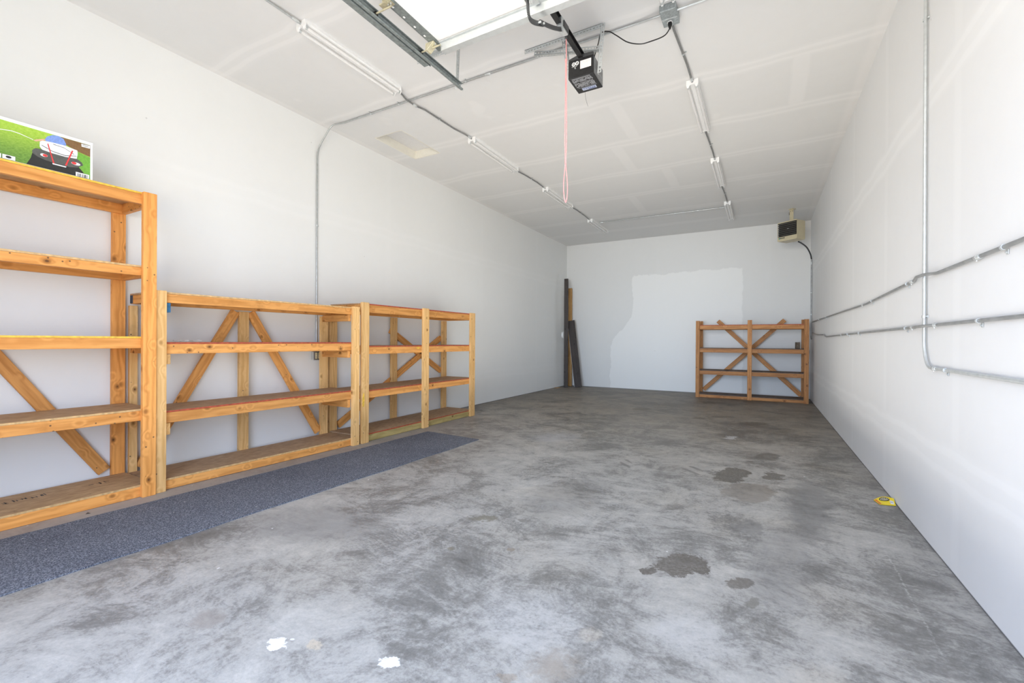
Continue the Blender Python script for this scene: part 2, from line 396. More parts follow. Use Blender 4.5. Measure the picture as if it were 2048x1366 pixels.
def tube(bm, pts, r, n=10, caps=True, mi=0):
    P = [Vector(p) for p in pts]; rings = []; N = None
    for i, p in enumerate(P):
        T = (P[min(i + 1, len(P) - 1)] - P[max(i - 1, 0)]).normalized()
        if N is None:
            N = T.orthogonal().normalized()
        N = (N - T * N.dot(T)).normalized(); B = T.cross(N)
        rr = r[i] if isinstance(r, (list, tuple)) else r
        rings.append([bm.verts.new(p + (N * math.cos(2 * math.pi * k / n) + B * math.sin(2 * math.pi * k / n)) * rr) for k in range(n)])
    for a, b in zip(rings, rings[1:]):
        for k in range(n):
            f = bm.faces.new((a[k], a[(k + 1) % n], b[(k + 1) % n], b[k])); f.material_index = mi
    if caps:
        for q in (rings[0], rings[-1]): bm.faces.new(q).material_index = mi
def tube_obj(name, pts, r, mat, parent=None, n=10):
    bm = bmesh.new(); tube(bm, pts, r, n); return mesh_obj(name, bm, mat, parent, smooth=True)
def catmull(pts, n=8):
    P = [Vector(p) for p in pts]; P = [P[0] * 2 - P[1]] + P + [P[-1] * 2 - P[-2]]; out = []
    for i in range(1, len(P) - 2):
        a, b, c, d = P[i - 1:i + 3]
        for k in range(n):
            t = k / n; out.append(0.5 * (2 * b + (c - a) * t + (2 * a - 5 * b + 4 * c - d) * t * t + (3 * b - a - 3 * c + d) * t ** 3))
    out.append(P[-2]); return out
def prism(bm, poly, fn, d, mi=0):
    """poly in 2-D extruded by d through fn(u, v, depth)"""
    a = [bm.verts.new(fn(u, v, 0)) for u, v in poly]; b = [bm.verts.new(fn(u, v, d)) for u, v in poly]
    for f in (bm.faces.new(a), bm.faces.new(b)): f.material_index = mi
    for i in range(len(poly)):
        j = (i + 1) % len(poly); bm.faces.new((a[i], a[j], b[j], b[i])).material_index = mi

# ================================================================= the room
def struct(name, bm, mat): return tag(mesh_obj(name, bm, mat), kind='structure')
T = 0.15
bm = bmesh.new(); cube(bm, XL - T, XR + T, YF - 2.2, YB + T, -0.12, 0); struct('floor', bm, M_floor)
bm = bmesh.new(); cube(bm, XL - T, XL, YF, YB, 0, H); struct('wall_left', bm, M_left)
bm = bmesh.new(); cube(bm, XR, XR + T, YF, YB, 0, H); struct('wall_right', bm, M_right)
bm = bmesh.new(); cube(bm, XL - T, XR + T, YB, YB + T, 0, H); struct('wall_back', bm, M_back)
DX0, DX1, DZ = -2.35, 0.62, 3.25            # the doorway behind the camera
bm = bmesh.new()
cube(bm, XL - T, DX0, YF - T, YF, 0, H); cube(bm, DX1, XR + T, YF - T, YF, 0, H); cube(bm, DX0, DX1, YF - T, YF, DZ, H)
struct('wall_front', bm, M_front)
hx0, hx1, hy0, hy1 = -4.415, -3.945, 4.175, 4.962     # attic hatch opening in the ceiling
bm = bmesh.new()
cube(bm, XL - T, XR + T, YF - T, hy0, H, H + T); cube(bm, XL - T, XR + T, hy1, YB + T, H, H + T)
cube(bm, XL - T, hx0, hy0, hy1, H, H + T); cube(bm, hx1, XR + T, hy0, hy1, H, H + T)
struct('ceiling', bm, M_ceil)

t = thing('attic_hatch', 'recessed rectangular attic hatch with cream frame in the ceiling near left wall', 'hatch', (hx0, hy0, H))
bm = bmesh.new(); w, l, e = hx1 - hx0, hy1 - hy0, 0.018
cube(bm, 0, e, 0, l, 0.001, 0.11); cube(bm, w - e, w, 0, l, 0.001, 0.11); cube(bm, e, w - e, 0, e, 0.001, 0.11); cube(bm, e, w - e, l - e, l, 0.001, 0.11)
mesh_obj('hatch_frame', bm, M_hatcht, t)
bm = bmesh.new(); cube(bm, 0.0, w, 0.0, l, 0.111, 0.13); mesh_obj('hatch_panel', bm, M_hatch, t)

# ================================================================= shelving
def shelf_unit(label, loc, rz, L, hgt, fposts, bposts, wb, shelves, braces, wpost, wrail, wbrace, ply, edge, cleats=(), brace_w=None, bh=None, bottom=None, pt=0.014, plyover=0.0):
    t = thing('shelving_unit', label, 'shelves', loc, rz)
    for u0, u1 in fposts: bx('front_post', t, u0, u1, 0, 0.038, 0, hgt, wpost)
    for u0, u1 in bposts: bx('back_post', t, u0, u1, wb, wb + 0.038, 0, bh or hgt - 0.012, wpost)
    for i, (z0, z1) in enumerate(shelves):
        wr = bottom if (i == len(shelves) - 1 and bottom) else wrail
        zt = z1 - pt
        bx('front_rail', t, 0.004, L - 0.004, 0.0385, 0.0765, z0, zt, wr)
        bx('back_rail', t, 0.004, L - 0.004, wb - 0.0385, wb - 0.0005, z0, zt, wrail)
        for u in (0.004, L - 0.042): bx('end_rail', t, u, u + 0.038, 0.077, wb - 0.039, z0, zt, wrail)
        s = bx('shelf_board', t, -plyover, L + plyover, 0.040, wb - 0.001, zt + 0.0005, z1, ply[i % len(ply)], 0.001)
        em = edge[i % len(edge)]
        if em:
            e = bx('painted_edge', None, -plyover, L + plyover, 0.0375, 0.0398, zt + 0.0005, z1, em, 0.0)
            e.parent = s; e.matrix_parent_inverse = s.matrix_basis.inverted()
    for (u0, z0), (u1, z1) in braces:
        w0 = brace_w if brace_w is not None else wb + 0.0385
        board('brace', t, (u0, w0 + 0.014, z0), (u1, w0 + 0.014, z1), (z0 - z1, 0, u1 - u0), 0.088, 0.027, wbrace)
    for u0, z0, z1, m in cleats:
        o = bx('cleat', t, u0, u0 + 0.038, 0.0395, wb - 0.0005, z0, z1, m)
        if m is M_bluepaint: o['label'] = 'blue-painted cleat end'
    return t

# tall unit at the left edge of the view
y1 = 1.686; L1 = 2.435; o1 = y1 - L1
U1 = shelf_unit('tall orange pine shelving unit, five shelves high, at the left edge', (-4.136, o1, 0), math.pi / 2, L1, 2.347,
    [(0, .087), (1.17, 1.257), (L1 - .087, L1)], [(0, .088), (1.17, 1.257), (L1 - .088, L1)], 0.543,
    [(2.257, 2.347), (1.705, 1.782), (1.146, 1.236), (0.589, 0.679), (0.001, 0.094)],
    [((1.564 - o1 - 0.01, 0.135), (0.375 - o1, 2.02)), ((1.19 - 1.15, 0.135), (1.19 - 0.02, 1.95))], W_or, W_or, W_or2,
    [M_osb], [M_yeledge, M_tanedge, M_yeledge, M_tanedge, M_tanedge], brace_w=0.5435 + 0.002)
# stamped lettering on the bottom shelf: broken ink strokes in the board's own mesh
sb = [o for o in U1.children if o.name.startswith('shelf_board')][-1]
bm = bmesh.new(); bm.from_mesh(sb.data); cx_, cy_, zz_ = L1 / 2, (.040 + .542) / 2, .0068
for k in range(14):
    u = 1.42 + k * 0.046 + (0.22 if k > 10 else 0); v = 0.33 + 0.01 * (k % 3)
    for q in range(random.randint(2, 4)):
        du = random.uniform(0, .03); hh = random.uniform(.03, .06)
        if random.random() < .6: cube(bm, u + du - cx_, u + du + .005 - cx_, v - cy_, v + hh - cy_, zz_, zz_ + .0005, 1)
        else: cube(bm, u - cx_, u + .028 - cx_, v + du - cy_, v + du + .005 - cy_, zz_, zz_ + .0005, 1)
bm.to_mesh(sb.data); bm.free(); sb.data.materials.append(M_ink)

# middle unit
L2 = 1.978
U2 = shelf_unit('pale pine shelving unit with red-edged shelves and A-shaped back braces, second from left', (-4.155, 1.690, 0), math.radians(88.127), L2, 1.603,
    [(0, .072), (1.885, L2)], [(0.0, .055), (.89, .985), (1.828, 1.925)], 0.50,
    [(1.512, 1.597), (1.098, 1.192), (0.54, 0.638), (0.003, 0.09)],
    [((0.862, 1.50), (0.085, 0.11)), ((1.012, 1.50), (1.808, 0.125))], W_pale, W_or2, W_or2,
    [M_osb2], [M_tanedge, M_rededge, M_rededge, M_tanedge],
    cleats=[(.0755, 1.434, 1.509, M_bluepaint), (.0755, 1.015, 1.095, W_pale), (.0755, .444, .537, W_pale),
            (1.843, 1.434, 1.509, W_or2), (1.843, 1.015, 1.095, W_or2), (1.843, .444, .537, W_or2)], brace_w=0.5005 + 0.012, bh=1.50)
bx('painted_rail_end', U2, 0.0005, 0.0038, 0.452, 0.499, 1.515, 1.583, plain('dark blue paint', (.03, .06, .10), .6), 0.0)
# third unit
L3 = 2.35
U3 = shelf_unit('pine shelving unit with three front posts and crossed back braces beside the runner end', (-4.087, 3.703, 0), math.pi / 2, L3, 1.664,
    [(0, .105), (1.085, 1.200), (2.232, L3)], [(0, .105), (1.05, 1.16), (2.215, 2.325)], 0.56,
    [(1.55, 1.655), (1.050, 1.149), (.522, .617), (.003, .096)],
    [((1.06, 1.365), (2.225, .715)), ((2.225, 1.262), (0.162, .138))], W_pale, W_or2, W_or2, [M_osb2], [M_rededge], bottom=W_green, bh=1.545)
bm = bmesh.new(); prism(bm, [(.985, 1.105), (1.03, 1.10), (1.05, 1.118), (1.01, 1.132), (.98, 1.125)], lambda u, v, d: (u, .0381 - d, v), .0008); tag(mesh_obj('paint_smear', bm, M_yeledge, U3), 'yellow paint mark')
bm = bmesh.new(); prism(bm, [(.004, .44), (.03, .43), (.036, .52), (.028, .60), (.012, .58), (.002, .52)], lambda u, v, d: (u, -.0001 - d, v), .0006); tag(mesh_obj('paint_smear', bm, M_yeledge, U3), 'yellow paint mark')
# unit on the back wall
L4 = 2.092
U4 = shelf_unit('dark red-brown shelving unit standing against the back wall in the right corner', (-1.292, 10.6, 0), 0, L4, 1.684,
    [(0, .077), (1.012, 1.094), (2.010, L4)], [(0, .085), (2.0, 2.085)], 0.56,
    [(1.495, 1.592), (.992, 1.090), (.508, .602), (.003, .075)],
    [((.395, 1.70), (2.0, .10)), ((1.70, 1.70), (.10, .12))], W_red, W_red, W_red, [M_osb4], [M_rededge, None, None, None], bh=1.70, pt=0.014)

# small offcut on its second shelf
bm = bmesh.new(); cube(bm, -.033, .033, -.045, .045, 0, .135); bevel(bm, .003)
o = mesh_obj('wood_offcut', bm, M_block); o.location = (0.63, 11.0, 1.0905); o.rotation_euler = (0, 0, .2)
tag(o, 'small grey-brown wood block standing on the back shelving unit, right end', 'wood block')
# loose white cord on the middle unit
bm = bmesh.new(); pts = []
for k in range(40):
    a = k * .55; pts.append((-4.30 + .045 * math.sin(a * 1.3) + .02 * math.sin(a * .37), 1.88 + .0048 * k + .03 * math.cos(a), 1.1955 + .004 + .006 * (1 + math.sin(a * 2.1))))
tube(bm, catmull(pts, 3), .0022, 5)
tag(mesh_obj('loose_cord', bm, M_cord, smooth=True), 'thin white cord lying tangled on the upper shelf of the pale shelving unit', 'cord')

# ---------------------------------------------------------------- printed carton on the tall unit
XF = -4.185; y0c, y1c, z0c, z1c = 0.46, 1.316, 2.3475, 2.616
t = thing('printed_carton', 'white carton printed with a quad bike on a lawn, on the tall shelves', 'box', (XF - .17, (y0c + y1c) / 2, z0c))
bm = bmesh.new(); cube(bm, -.17, .17, y0c - (y0c + y1c) / 2, (y1c - y0c) / 2, 0, z1c - z0c); bevel(bm, .002)
mesh_obj('carton', bm, M_paper, t)
bm = bmesh.new(); yc = (y0c + y1c) / 2; lay = [0]
def pic(poly, mi):
    lay[0] += 1; d = .1705 + .00025 * lay[0]
    bm.faces.new([bm.verts.new((d, u - yc, v - z0c)) for u, v in poly]).material_index = mi
def ellp(cu, cv, a, b, n=14): return [(cu + a * math.cos(2 * math.pi * k / n), cv + b * math.sin(2 * math.pi * k / n)) for k in range(n)]
pic([(.475, 2.352), (1.301, 2.352), (1.301, 2.594), (.475, 2.594)], 0)
pic([(1.148, 2.593), (1.301, 2.593), (1.301, 2.511), (1.235, 2.525), (1.175, 2.549)], 7)
pic([(1.301, 2.352), (1.301, 2.506), (1.235, 2.522), (1.22, 2.44)], 8)
pic([(.80, 2.530), (.871, 2.533), (.918, 2.542), (.954, 2.539), (1.016, 2.523), (1.016, 2.520), (.954, 2.535), (.918, 2.538), (.871, 2.529), (.80, 2.526)], 3)
pic([(.985, 2.352), (1.005, 2.40), (1.012, 2.435), (1.03, 2.445), (1.08, 2.43), (1.20, 2.43), (1.24, 2.418), (1.262, 2.39), (1.27, 2.352)], 5)
pic([(1.069, 2.544), (1.081, 2.569), (1.107, 2.589), (1.137, 2.594), (1.161, 2.585), (1.174, 2.556), (1.174, 2.535), (1.089, 2.534), (1.069, 2.537)], 1)
pic([(1.016, 2.517), (1.026, 2.527), (1.068, 2.548), (1.075, 2.539), (1.047, 2.525), (1.029, 2.515)], 2)
pic([(1.011, 2.453), (1.026, 2.470), (1.057, 2.475), (1.107, 2.468), (1.17, 2.469), (1.229, 2.473), (1.255, 2.456), (1.263, 2.438), (1.232, 2.412), (1.19, 2.402), (1.121, 2.404), (1.073, 2.408), (1.037, 2.418), (1.012, 2.433)], 4)
pic([(1.046, 2.521), (1.057, 2.531), (1.094, 2.538), (1.17, 2.541), (1.232, 2.531), (1.234, 2.510), (1.229, 2.472), (1.17, 2.465), (1.107, 2.466), (1.057, 2.472), (1.046, 2.488)], 3)
pic([(1.055, 2.503), (1.107, 2.481), (1.17, 2.475), (1.228, 2.492), (1.228, 2.489), (1.17, 2.471), (1.107, 2.477), (1.055, 2.499)], 5)
pic([(1.11, 2.530), (1.165, 2.525), (1.215, 2.499), (1.215, 2.496), (1.165, 2.522), (1.11, 2.527)], 5)
pic(ellp(1.066, 2.438, .018, .010), 3); pic(ellp(1.071, 2.438, .012, .0085), 6)
pic(ellp(1.224, 2.436, .024, .010), 3); pic(ellp(1.215, 2.437, .013, .009), 6)
pic([(1.081, 2.521), (1.086, 2.522), (1.118, 2.396), (1.110, 2.396)], 6); pic([(1.203, 2.520), (1.210, 2.520), (1.177, 2.406), (1.168, 2.406)], 6)
pic([(1.105, 2.400), (1.176, 2.399), (1.173, 2.392), (1.108, 2.392)], 3)
pic([(1.252, 2.587), (1.299, 2.589), (1.299, 2.568), (1.253, 2.566)], 3)
for a in (.004, .009, .014): pic([(1.258, 2.570 + a), (1.290, 2.571 + a), (1.290, 2.5725 + a), (1.258, 2.5715 + a)], 4)
pic([(1.223, 2.352), (1.294, 2.352), (1.294, 2.380), (1.223, 2.380)], 3)
for k, w in ((1.232, .003), (1.238, .002), (1.243, .005), (1.254, .002), (1.259, .003), (1.266, .002), (1.270, .005), (1.280, .003)):
    pic([(k, 2.352), (k + w, 2.352), (k + w, 2.373), (k, 2.373)], 5)
pic([(.878, 2.352), (.934, 2.352), (.934, 2.378), (.878, 2.378)], 3); pic(ellp(.905, 2.366, .013, .008), 5)
pic([(.80, 2.352), (.873, 2.352), (.873, 2.378), (.80, 2.378)], 3)
mesh_obj('printed_picture', bm, [M_grass, P_shirt, P_skin, P_tank, P_body, P_blk, P_red, P_brn, P_grn], t, smooth='keep')

# ---------------------------------------------------------------- runner on the floor
bm = bmesh.new(); q = [(-3.985, -0.45), (-3.075, -0.45), (-3.030, 4.585), (-3.878, 4.637)]
q[0] = (-4.02 + .0, -0.45); q[1] = (-3.15, -0.45)
n = 40; top = []; 
for s in range(n + 1):
    k = s / n; a = Vector((q[0][0] + (q[3][0] - q[0][0]) * k, q[0][1] + (q[3][1] - q[0][1]) * k, 0)); b = Vector((q[1][0] + (q[2][0] - q[1][0]) * k, q[1][1] + (q[2][1] - q[1][1]) * k, 0))
    wv = .004 * math.sin(s * 1.7)
    a.x += wv; b.x += .006 * math.sin(s * .9 + 1)
    top.append([bm.verts.new(a), bm.verts.new(b), bm.verts.new(b + Vector((0, 0, .009))), bm.verts.new(a + Vector((0, 0, .009)))])
for A, B in zip(top, top[1:]):
    for k in range(4): bm.faces.new((A[k], A[(k + 1) % 4], B[(k + 1) % 4], B[k]))
bm.faces.new(top[0]); bm.faces.new(top[-1])
tag(mesh_obj('floor_runner', bm, M_rug), 'long speckled dark grey runner mat on the floor along the shelves', 'mat')

# ================================================================= ceiling strip lights
def make_light(label):
    Lf = 1.15
    t = thing('ceiling_strip_light', label, 'ceiling light', group='twin-tube strip lights on the ceiling')
    bm = bmesh.new(); h = .048
    prism(bm, [(-.055, 0), (-.055, -.022), (-.014, -h), (.014, -h), (.055, -.022), (.055, 0)], lambda u, v, d: (u, d + .012, v), Lf - .024)
    mesh_obj('light_housing', bm, M_white, t)
    for y, s in ((0, 1), (Lf - .012, -1)):
        bm = bmesh.new()
        prism(bm, [(-.056, -.002), (-.056, -.052), (-.047, -.078), (-.033, -.078), (-.026, -.058), (-.018, -.050), (.018, -.050), (.026, -.058), (.033, -.078), (.047, -.078), (.056, -.052), (.056, -.002), (.018, -.002), (.012, -.020), (-.012, -.020), (-.018, -.002)],
              lambda u, v, d: (u, y + d, v), .012)
        mesh_obj('lamp_holder', bm, M_white, t)
    for sx in (-1, 1):
        bm = bmesh.new(); tube(bm, [(sx * .040, .0125, -.062), (sx * .040, Lf - .0125, -.062)], .0135, 12)
        o = mesh_obj('tube', bm, M_tube, t, smooth=True)
        for yy in (.013, Lf - .033):
            b2 = bmesh.new(); tube(b2, [(sx * .040, yy, -.062), (sx * .040, yy + .02, -.062)], .0140, 12)
            mesh_obj('tube_cap', b2, M_galv, o, smooth=True)
    return t
def copy_tree(o, parent=None):
    c = o.copy(); C.objects.link(c)
    if parent is not None: c.parent = parent
    for ch in o.children: copy_tree(ch, c)
    return c
proto = make_light('white twin-tube strip light, nearest the viewer in the row near the left wall')
lights = [(-3.325, 2.345, 3.46), (-3.285, 4.755, 5.92), (-3.245, 6.905, 8.05), (-3.245, 9.155, 10.29),
          (-0.640, 2.345, 3.51), (-0.630, 4.765, 5.91), (-0.610, 6.945, 8.12), (-0.590, 9.20, 10.39)]
labs = ['', 'white twin-tube strip light, second in the left ceiling row, beyond the conduit crossing',
        'white twin-tube strip light, third in the left ceiling row, behind the red cord',
        'white twin-tube strip light at the far end of the left ceiling row',
        'white twin-tube strip light cut by the top edge, joined to the grey junction box',
        'white twin-tube strip light, first one beyond the junction box in the right row',
        'white twin-tube strip light, middle one beyond the junction box in the right row',
        'white twin-tube strip light at the far end of the right ceiling row']
for i, (x, ya, yb) in enumerate(lights):
    o = proto if i == 0 else copy_tree(proto)
    if i: o['label'] = labs[i]
    o.location = (x, ya, H); o.scale = (1, (yb - ya) / 1.15, 1)

# ================================================================= conduit
R = .0092
def strap_bm(p, dirv, out, side):
    """one-hole strap: half ring round the tube plus a foot with a screw"""
    bm = bmesh.new(); p, d, o, s = Vector(p), Vector(dirv).normalized(), Vector(out).normalized(), Vector(side).normalized()
    w = .008; ro, ri = R + .0035, R + .0004; n = 10; A = []
    for k in range(n + 1):
        a = math.pi * 1.15 * k / n - .25
        e = s * math.cos(a) + o * math.sin(a)
        A.append([bm.verts.new(p + e * r + d * q) for r in (ri, ro) for q in (-w, w)])
    for a, b in zip(A, A[1:]):
        for i, j in ((0, 1), (1, 3), (3, 2), (2, 0)): bm.faces.new((a[i], a[j], b[j], b[i]))
    bm.faces.new((A[0][0], A[0][1], A[0][3], A[0][2])); bm.faces.new((A[-1][0], A[-1][1], A[-1][3], A[-1][2]))
    base = p - o * (R + .0040)
    c = [base + s * q + d * r + o * h for q in (R + .001, R + .022) for r in (-w, w) for h in (.0002, .0035)]
    vs = [bm.verts.new(x) for x in c]
    for q in ((0, 1, 3, 2), (4, 6, 7, 5), (0, 4, 5, 1), (2, 3, 7, 6), (0, 2, 6, 4), (1, 5, 7, 3)): bm.faces.new([vs[i] for i in q])
    tube(bm, [base + s * (R + .013) + o * .0035, base + s * (R + .013) + o * .009], .0045, 8)
    return bm
def conduit(label, pts, rad=.1, straps=(), coups=(), mat=None, r=R, couplen=.06, name='ceiling_conduit'):
    t = thing(name, label, 'conduit', pts[0])
    off = -Vector(pts[0]); mat = mat or M_cond
    P = [p + off for p in fillet(pts, rad)]
    tube_obj('conduit_tube', P, r, mat, t)
    for p, d, o, s in straps:
        bm = strap_bm(Vector(p) + off, d, o, s); mesh_obj('strap', bm, M_condw, t, smooth=True)
    for p, d in coups:
        p = Vector(p) + off; d = Vector(d).normalized(); bm = bmesh.new()
        tube(bm, [p - d * couplen / 2, p - d * couplen / 2 + d * .003, p - d * .004, p - d * .003, p + d * .003, p + d * .004, p + d * couplen / 2 - d * .003, p + d * couplen / 2],
             [r + .001, r + .003, r + .003, r + .0042, r + .0042, r + .003, r + .003, r + .001], 10)
        tube(bm, [p + d * .018 + Vector((0, 0, -r)), p + d * .018 + Vector((0, 0, -r - .008))], .003, 6)
        mesh_obj('coupling', bm, M_condw, t, smooth=True)
    return t
cz = H - R - .0052
Dn = (0, 0, -1)
# left wall outlet riser and the ceiling crossing
xw = XL + R + .0052
conduit('thin steel conduit rising from the wall outlet then crossing the ceiling to the junction box',
    [(xw, 3.555, 1.078), (xw, 3.555, H - .32), (xw + .16, 3.63, H - .03), (-4.40, 3.69, cz), (-3.50, 3.69, cz), (-.93, 3.69, cz), (-.78, 3.672, cz - .012), (-.722, 3.67, cz - .014)], {1: .35, 2: .12, 3: .1, 5: .1, 6: .1},
    straps=[((-3.95, 3.69, cz), (1, 0, 0), Dn, (0, -1, 0)), ((-3.52, 3.69, cz), (1, 0, 0), Dn, (0, -1, 0)), ((-2.62, 3.69, cz), (1, 0, 0), Dn, (0, -1, 0)), ((xw, 3.555, 2.6), (0, 0, 1), (1, 0, 0), (0, 1, 0))], coups=[((-2.36, 3.69, cz), (1, 0, 0))])
def row(label, x0, ya, x1, yb, extra=False, dip=.026, mat=None):
    e0, e1 = .0, .0
    pts = [(x0, ya, H - dip), (x0, ya + .10, H - dip), (x0 + (x1 - x0) * .2, ya + .30, cz), (x1 - (x1 - x0) * .2, yb - .30, cz), (x1, yb - .10, H - dip), (x1, yb, H - dip)]
    st = [((x0 + (x1 - x0) * .5, (ya + yb) / 2, cz), (x1 - x0, yb - ya, 0), Dn, (1, 0, 0))]
    co = [((x1, yb - .05, H - dip), (0, 1, 0))]
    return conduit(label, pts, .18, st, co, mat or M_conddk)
xs = -3.39
row('steel conduit entering the nearest left strip light from the top edge', -3.405, -.5, -3.325, 2.345, mat=M_cond)
t = conduit('steel conduit bending over the crossing between first and second left strip lights',
    [(-3.325, 3.465, H - .022), (-3.345, 3.55, H - .022), (-3.365, 3.63, H - .030), (-3.365, 3.76, H - .030), (-3.35, 3.92, cz), (-3.33, 4.45, cz), (-3.285, 4.62, H - .024), (-3.285, 4.754, H - .024)], .12,
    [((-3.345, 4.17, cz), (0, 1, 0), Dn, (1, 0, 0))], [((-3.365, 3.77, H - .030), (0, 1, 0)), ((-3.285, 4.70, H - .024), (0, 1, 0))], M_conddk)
row('steel conduit between the second and third left strip lights', -3.285, 5.925, -3.245, 6.904)
row('steel conduit between the third and farthest left strip lights', -3.245, 8.055, -3.245, 9.154)
row('steel conduit running back from the junction box to the first right strip light', -.66, 3.80, -.630, 4.764, mat=M_conddk)
row('steel conduit between the first and middle right-row strip lights', -.630, 5.915, -.610, 6.944)
row('steel conduit between the middle and farthest right-row strip lights', -.610, 8.125, -.590, 9.199)
conduit('thin conduit crossing the far ceiling between the two rows of lights', [(-3.15, 9.50, cz), (-.66, 9.545, cz)], .1, [((-1.9, 9.522, cz), (1, 0, 0), Dn, (0, -1, 0)), ((-1.14, 9.535, cz), (1, 0, 0), Dn, (0, -1, 0))], [((-3.10, 9.50, cz), (1, 0, 0))], M_cond)
# junction box run to the right wall, down and towards the viewer
xr = XR - R - .0052
def rs(y, z, along=(0, 1, 0), side=(0, 0, -1)): return ((xr, y, z), along, (-1, 0, 0), side)
conduit(name='wall_conduit', label='bright vertical conduit on the right wall with an elbow at its foot',
    pts=[(-.600, 3.67, cz - .014), (-.55, 3.672, cz - .012), (-.40, 3.685, cz), (xr - .06, 3.69, cz), (xr, 3.685, H - .12), (xr, 3.665, 1.20), (xr, 3.60, 1.073), (xr, 2.9, 1.073), (xr, .2, 1.073)], rad={1: .08, 2: .1, 3: .09, 4: .1, 5: .14, 6: .14},
    straps=[rs(3.684, 3.235, (0, 0, 1), (0, -1, 0)), rs(3.669, 1.385, (0, 0, 1), (0, -1, 0)), rs(3.29, 1.073), rs(1.7, 1.073)], coups=[((xr, 3.465, 1.073), (0, 1, 0))], mat=M_condw)
# upper run, jumps over the vertical
conduit(name='wall_conduit', label='upper of the two long conduits on the right wall, bent outward over the vertical one',
    pts=[(xr, 10.95, 1.64), (xr, 9.3, 1.632), (xr, 5.45, 1.598), (xr, 3.88, 1.634), (xr - .022, 3.74, 1.640), (xr - .022, 3.58, 1.636), (xr, 3.44, 1.624), (xr, .2, 1.618)], rad=.25, mat=M_condh,
    straps=[rs(9.6, 1.633), rs(8.6, 1.626), rs(5.19, 1.604), rs(4.043, 1.630), rs(2.62, 1.622)], coups=[((xr, 5.62, 1.600), (0, 1, 0)), ((xr, 3.93, 1.633), (0, 1, 0)), ((xr, 2.873, 1.622), (0, 1, 0))])
conduit(name='wall_conduit', label='lower of the two long conduits on the right wall, stepped down near the far corner',
    pts=[(xr, 10.80, 1.412), (xr, 9.9, 1.366), (xr, 8.87, 1.353), (xr, 8.72, 1.325), (xr, 8.54, 1.315), (xr, 6.2, 1.322), (xr, 3.9, 1.324), (xr - .022, 3.74, 1.324), (xr - .022, 3.58, 1.324), (xr, 3.44, 1.326), (xr, .2, 1.328)], rad=.12, mat=M_condh,
    straps=[rs(6.5, 1.321), rs(5.8, 1.322), rs(4.07, 1.324), rs(2.86, 1.326)], coups=[((xr, 7.0, 1.320), (0, 1, 0)), ((xr, 3.90, 1.324), (0, 1, 0)), ((xr, 3.46, 1.326), (0, 1, 0))])
conduit(name='wall_conduit', label='vertical conduit dropping in the back right corner below the heater',
    pts=[(xr - .004, 11.06, 2.93), (xr - .004, 11.06, 1.33), (xr - .004, 10.98, 1.29)], rad=.08,
    straps=[((xr - .004, 11.06, 2.25), (0, 0, 1), (-1, 0, 0), (0, -1, 0)), ((xr - .004, 11.06, 1.80), (0, 0, 1), (-1, 0, 0), (0, -1, 0))], coups=[((xr - .004, 11.06, 2.86), (0, 0, 1))], mat=M_condh, r=.0125)

# junction box on the ceiling
t = thing('junction_box', 'grey steel junction box with receptacle on the ceiling', 'electrical box', (-.66, 3.70, H))
bm = bmesh.new(); cube(bm, -.062, .062, -.10, .10, -.055, -.001); bevel(bm, .006, 2); mesh_obj('box_body', bm, M_box, t)
bm = bmesh.new(); cube(bm, -.058, .058, -.006, .006, -.060, -.0552); bevel(bm, .001)
for x in (-.045, .045): tube(bm, [(x, .0, -.060), (x, .0, -.064)], .006, 8)
mesh_obj('box_seam', bm, M_galv, t)
bm = bmesh.new(); tube(bm, [(-.005, .045, -.0552), (-.005, .045, -.060)], .021, 16); mesh_obj('receptacle', bm, M_white, t, smooth=True)
bm = bmesh.new(); cube(bm, -.066, .066, -.02, .05, -.0006, -.0); mesh_obj('box_flange', bm, M_galv, t)
# power cord
zc = H - .060
pts = [(-.665, 3.745, zc - .002), (-.665, 3.745, zc - .04), (-.70, 3.70, zc - .12), (-.794, 3.64, 3.612), (-.872, 3.62, 3.605), (-.973, 3.62, 3.653), (-1.068, 3.625, 3.742), (-1.13, 3.622, 3.792), (-1.195, 3.622, 3.800), (-1.232, 3.655, 3.74), (-1.262, 3.660, 3.66), (-1.285, 3.660, 3.570)]
t = thing('power_cord', 'black power cord looping from the junction box to the door opener', 'cable', pts[0])
o0 = -Vector(pts[0]); tube_obj('cord', [p + o0 for p in catmull(pts)], .0045, M_black, t, 8)
bm = bmesh.new(); tube(bm, [Vector(pts[0]) + o0 + Vector((0, 0, .001)), Vector(pts[0]) + o0 + Vector((0, 0, -.018)), Vector(pts[0]) + o0 + Vector((0, 0, -.034)), Vector(pts[0]) + o0 + Vector((0, 0, -.05))], [.016, .016, .011, .006], 12); mesh_obj('plug', bm, M_black, t, smooth=True)

# outlet on the left wall
t = thing('wall_outlet', 'grey steel surface outlet box with cream sockets on the left wall', 'outlet', (XL, 3.545, 1.0275))
bm = bmesh.new(); cube(bm, .001, .048, -.052, .052, -.05, .05); bevel(bm, .004, 2); mesh_obj('box_body', bm, M_galv, t)
bm = bmesh.new(); cube(bm, .0485, .052, -.054, .054, -.052, .052); bevel(bm, .0015); mesh_obj('cover_plate', bm, M_mgrey, t)
for s in (-1, 1):
    bm = bmesh.new(); cube(bm, .0522, .057, -.014 + s * .021, .014 + s * .021, -.036, .036); bevel(bm, .004, 2); o = mesh_obj('socket', bm, M_cream, t)
    bm = bmesh.new()
    for zz in (-.018, .018):
        for k in (-.006, .005): cube(bm, .0571, .0574, s * .021 + k, s * .021 + k + .002, zz - .005, zz + .005)
    mesh_obj('socket_slots', bm, M_ink, o)

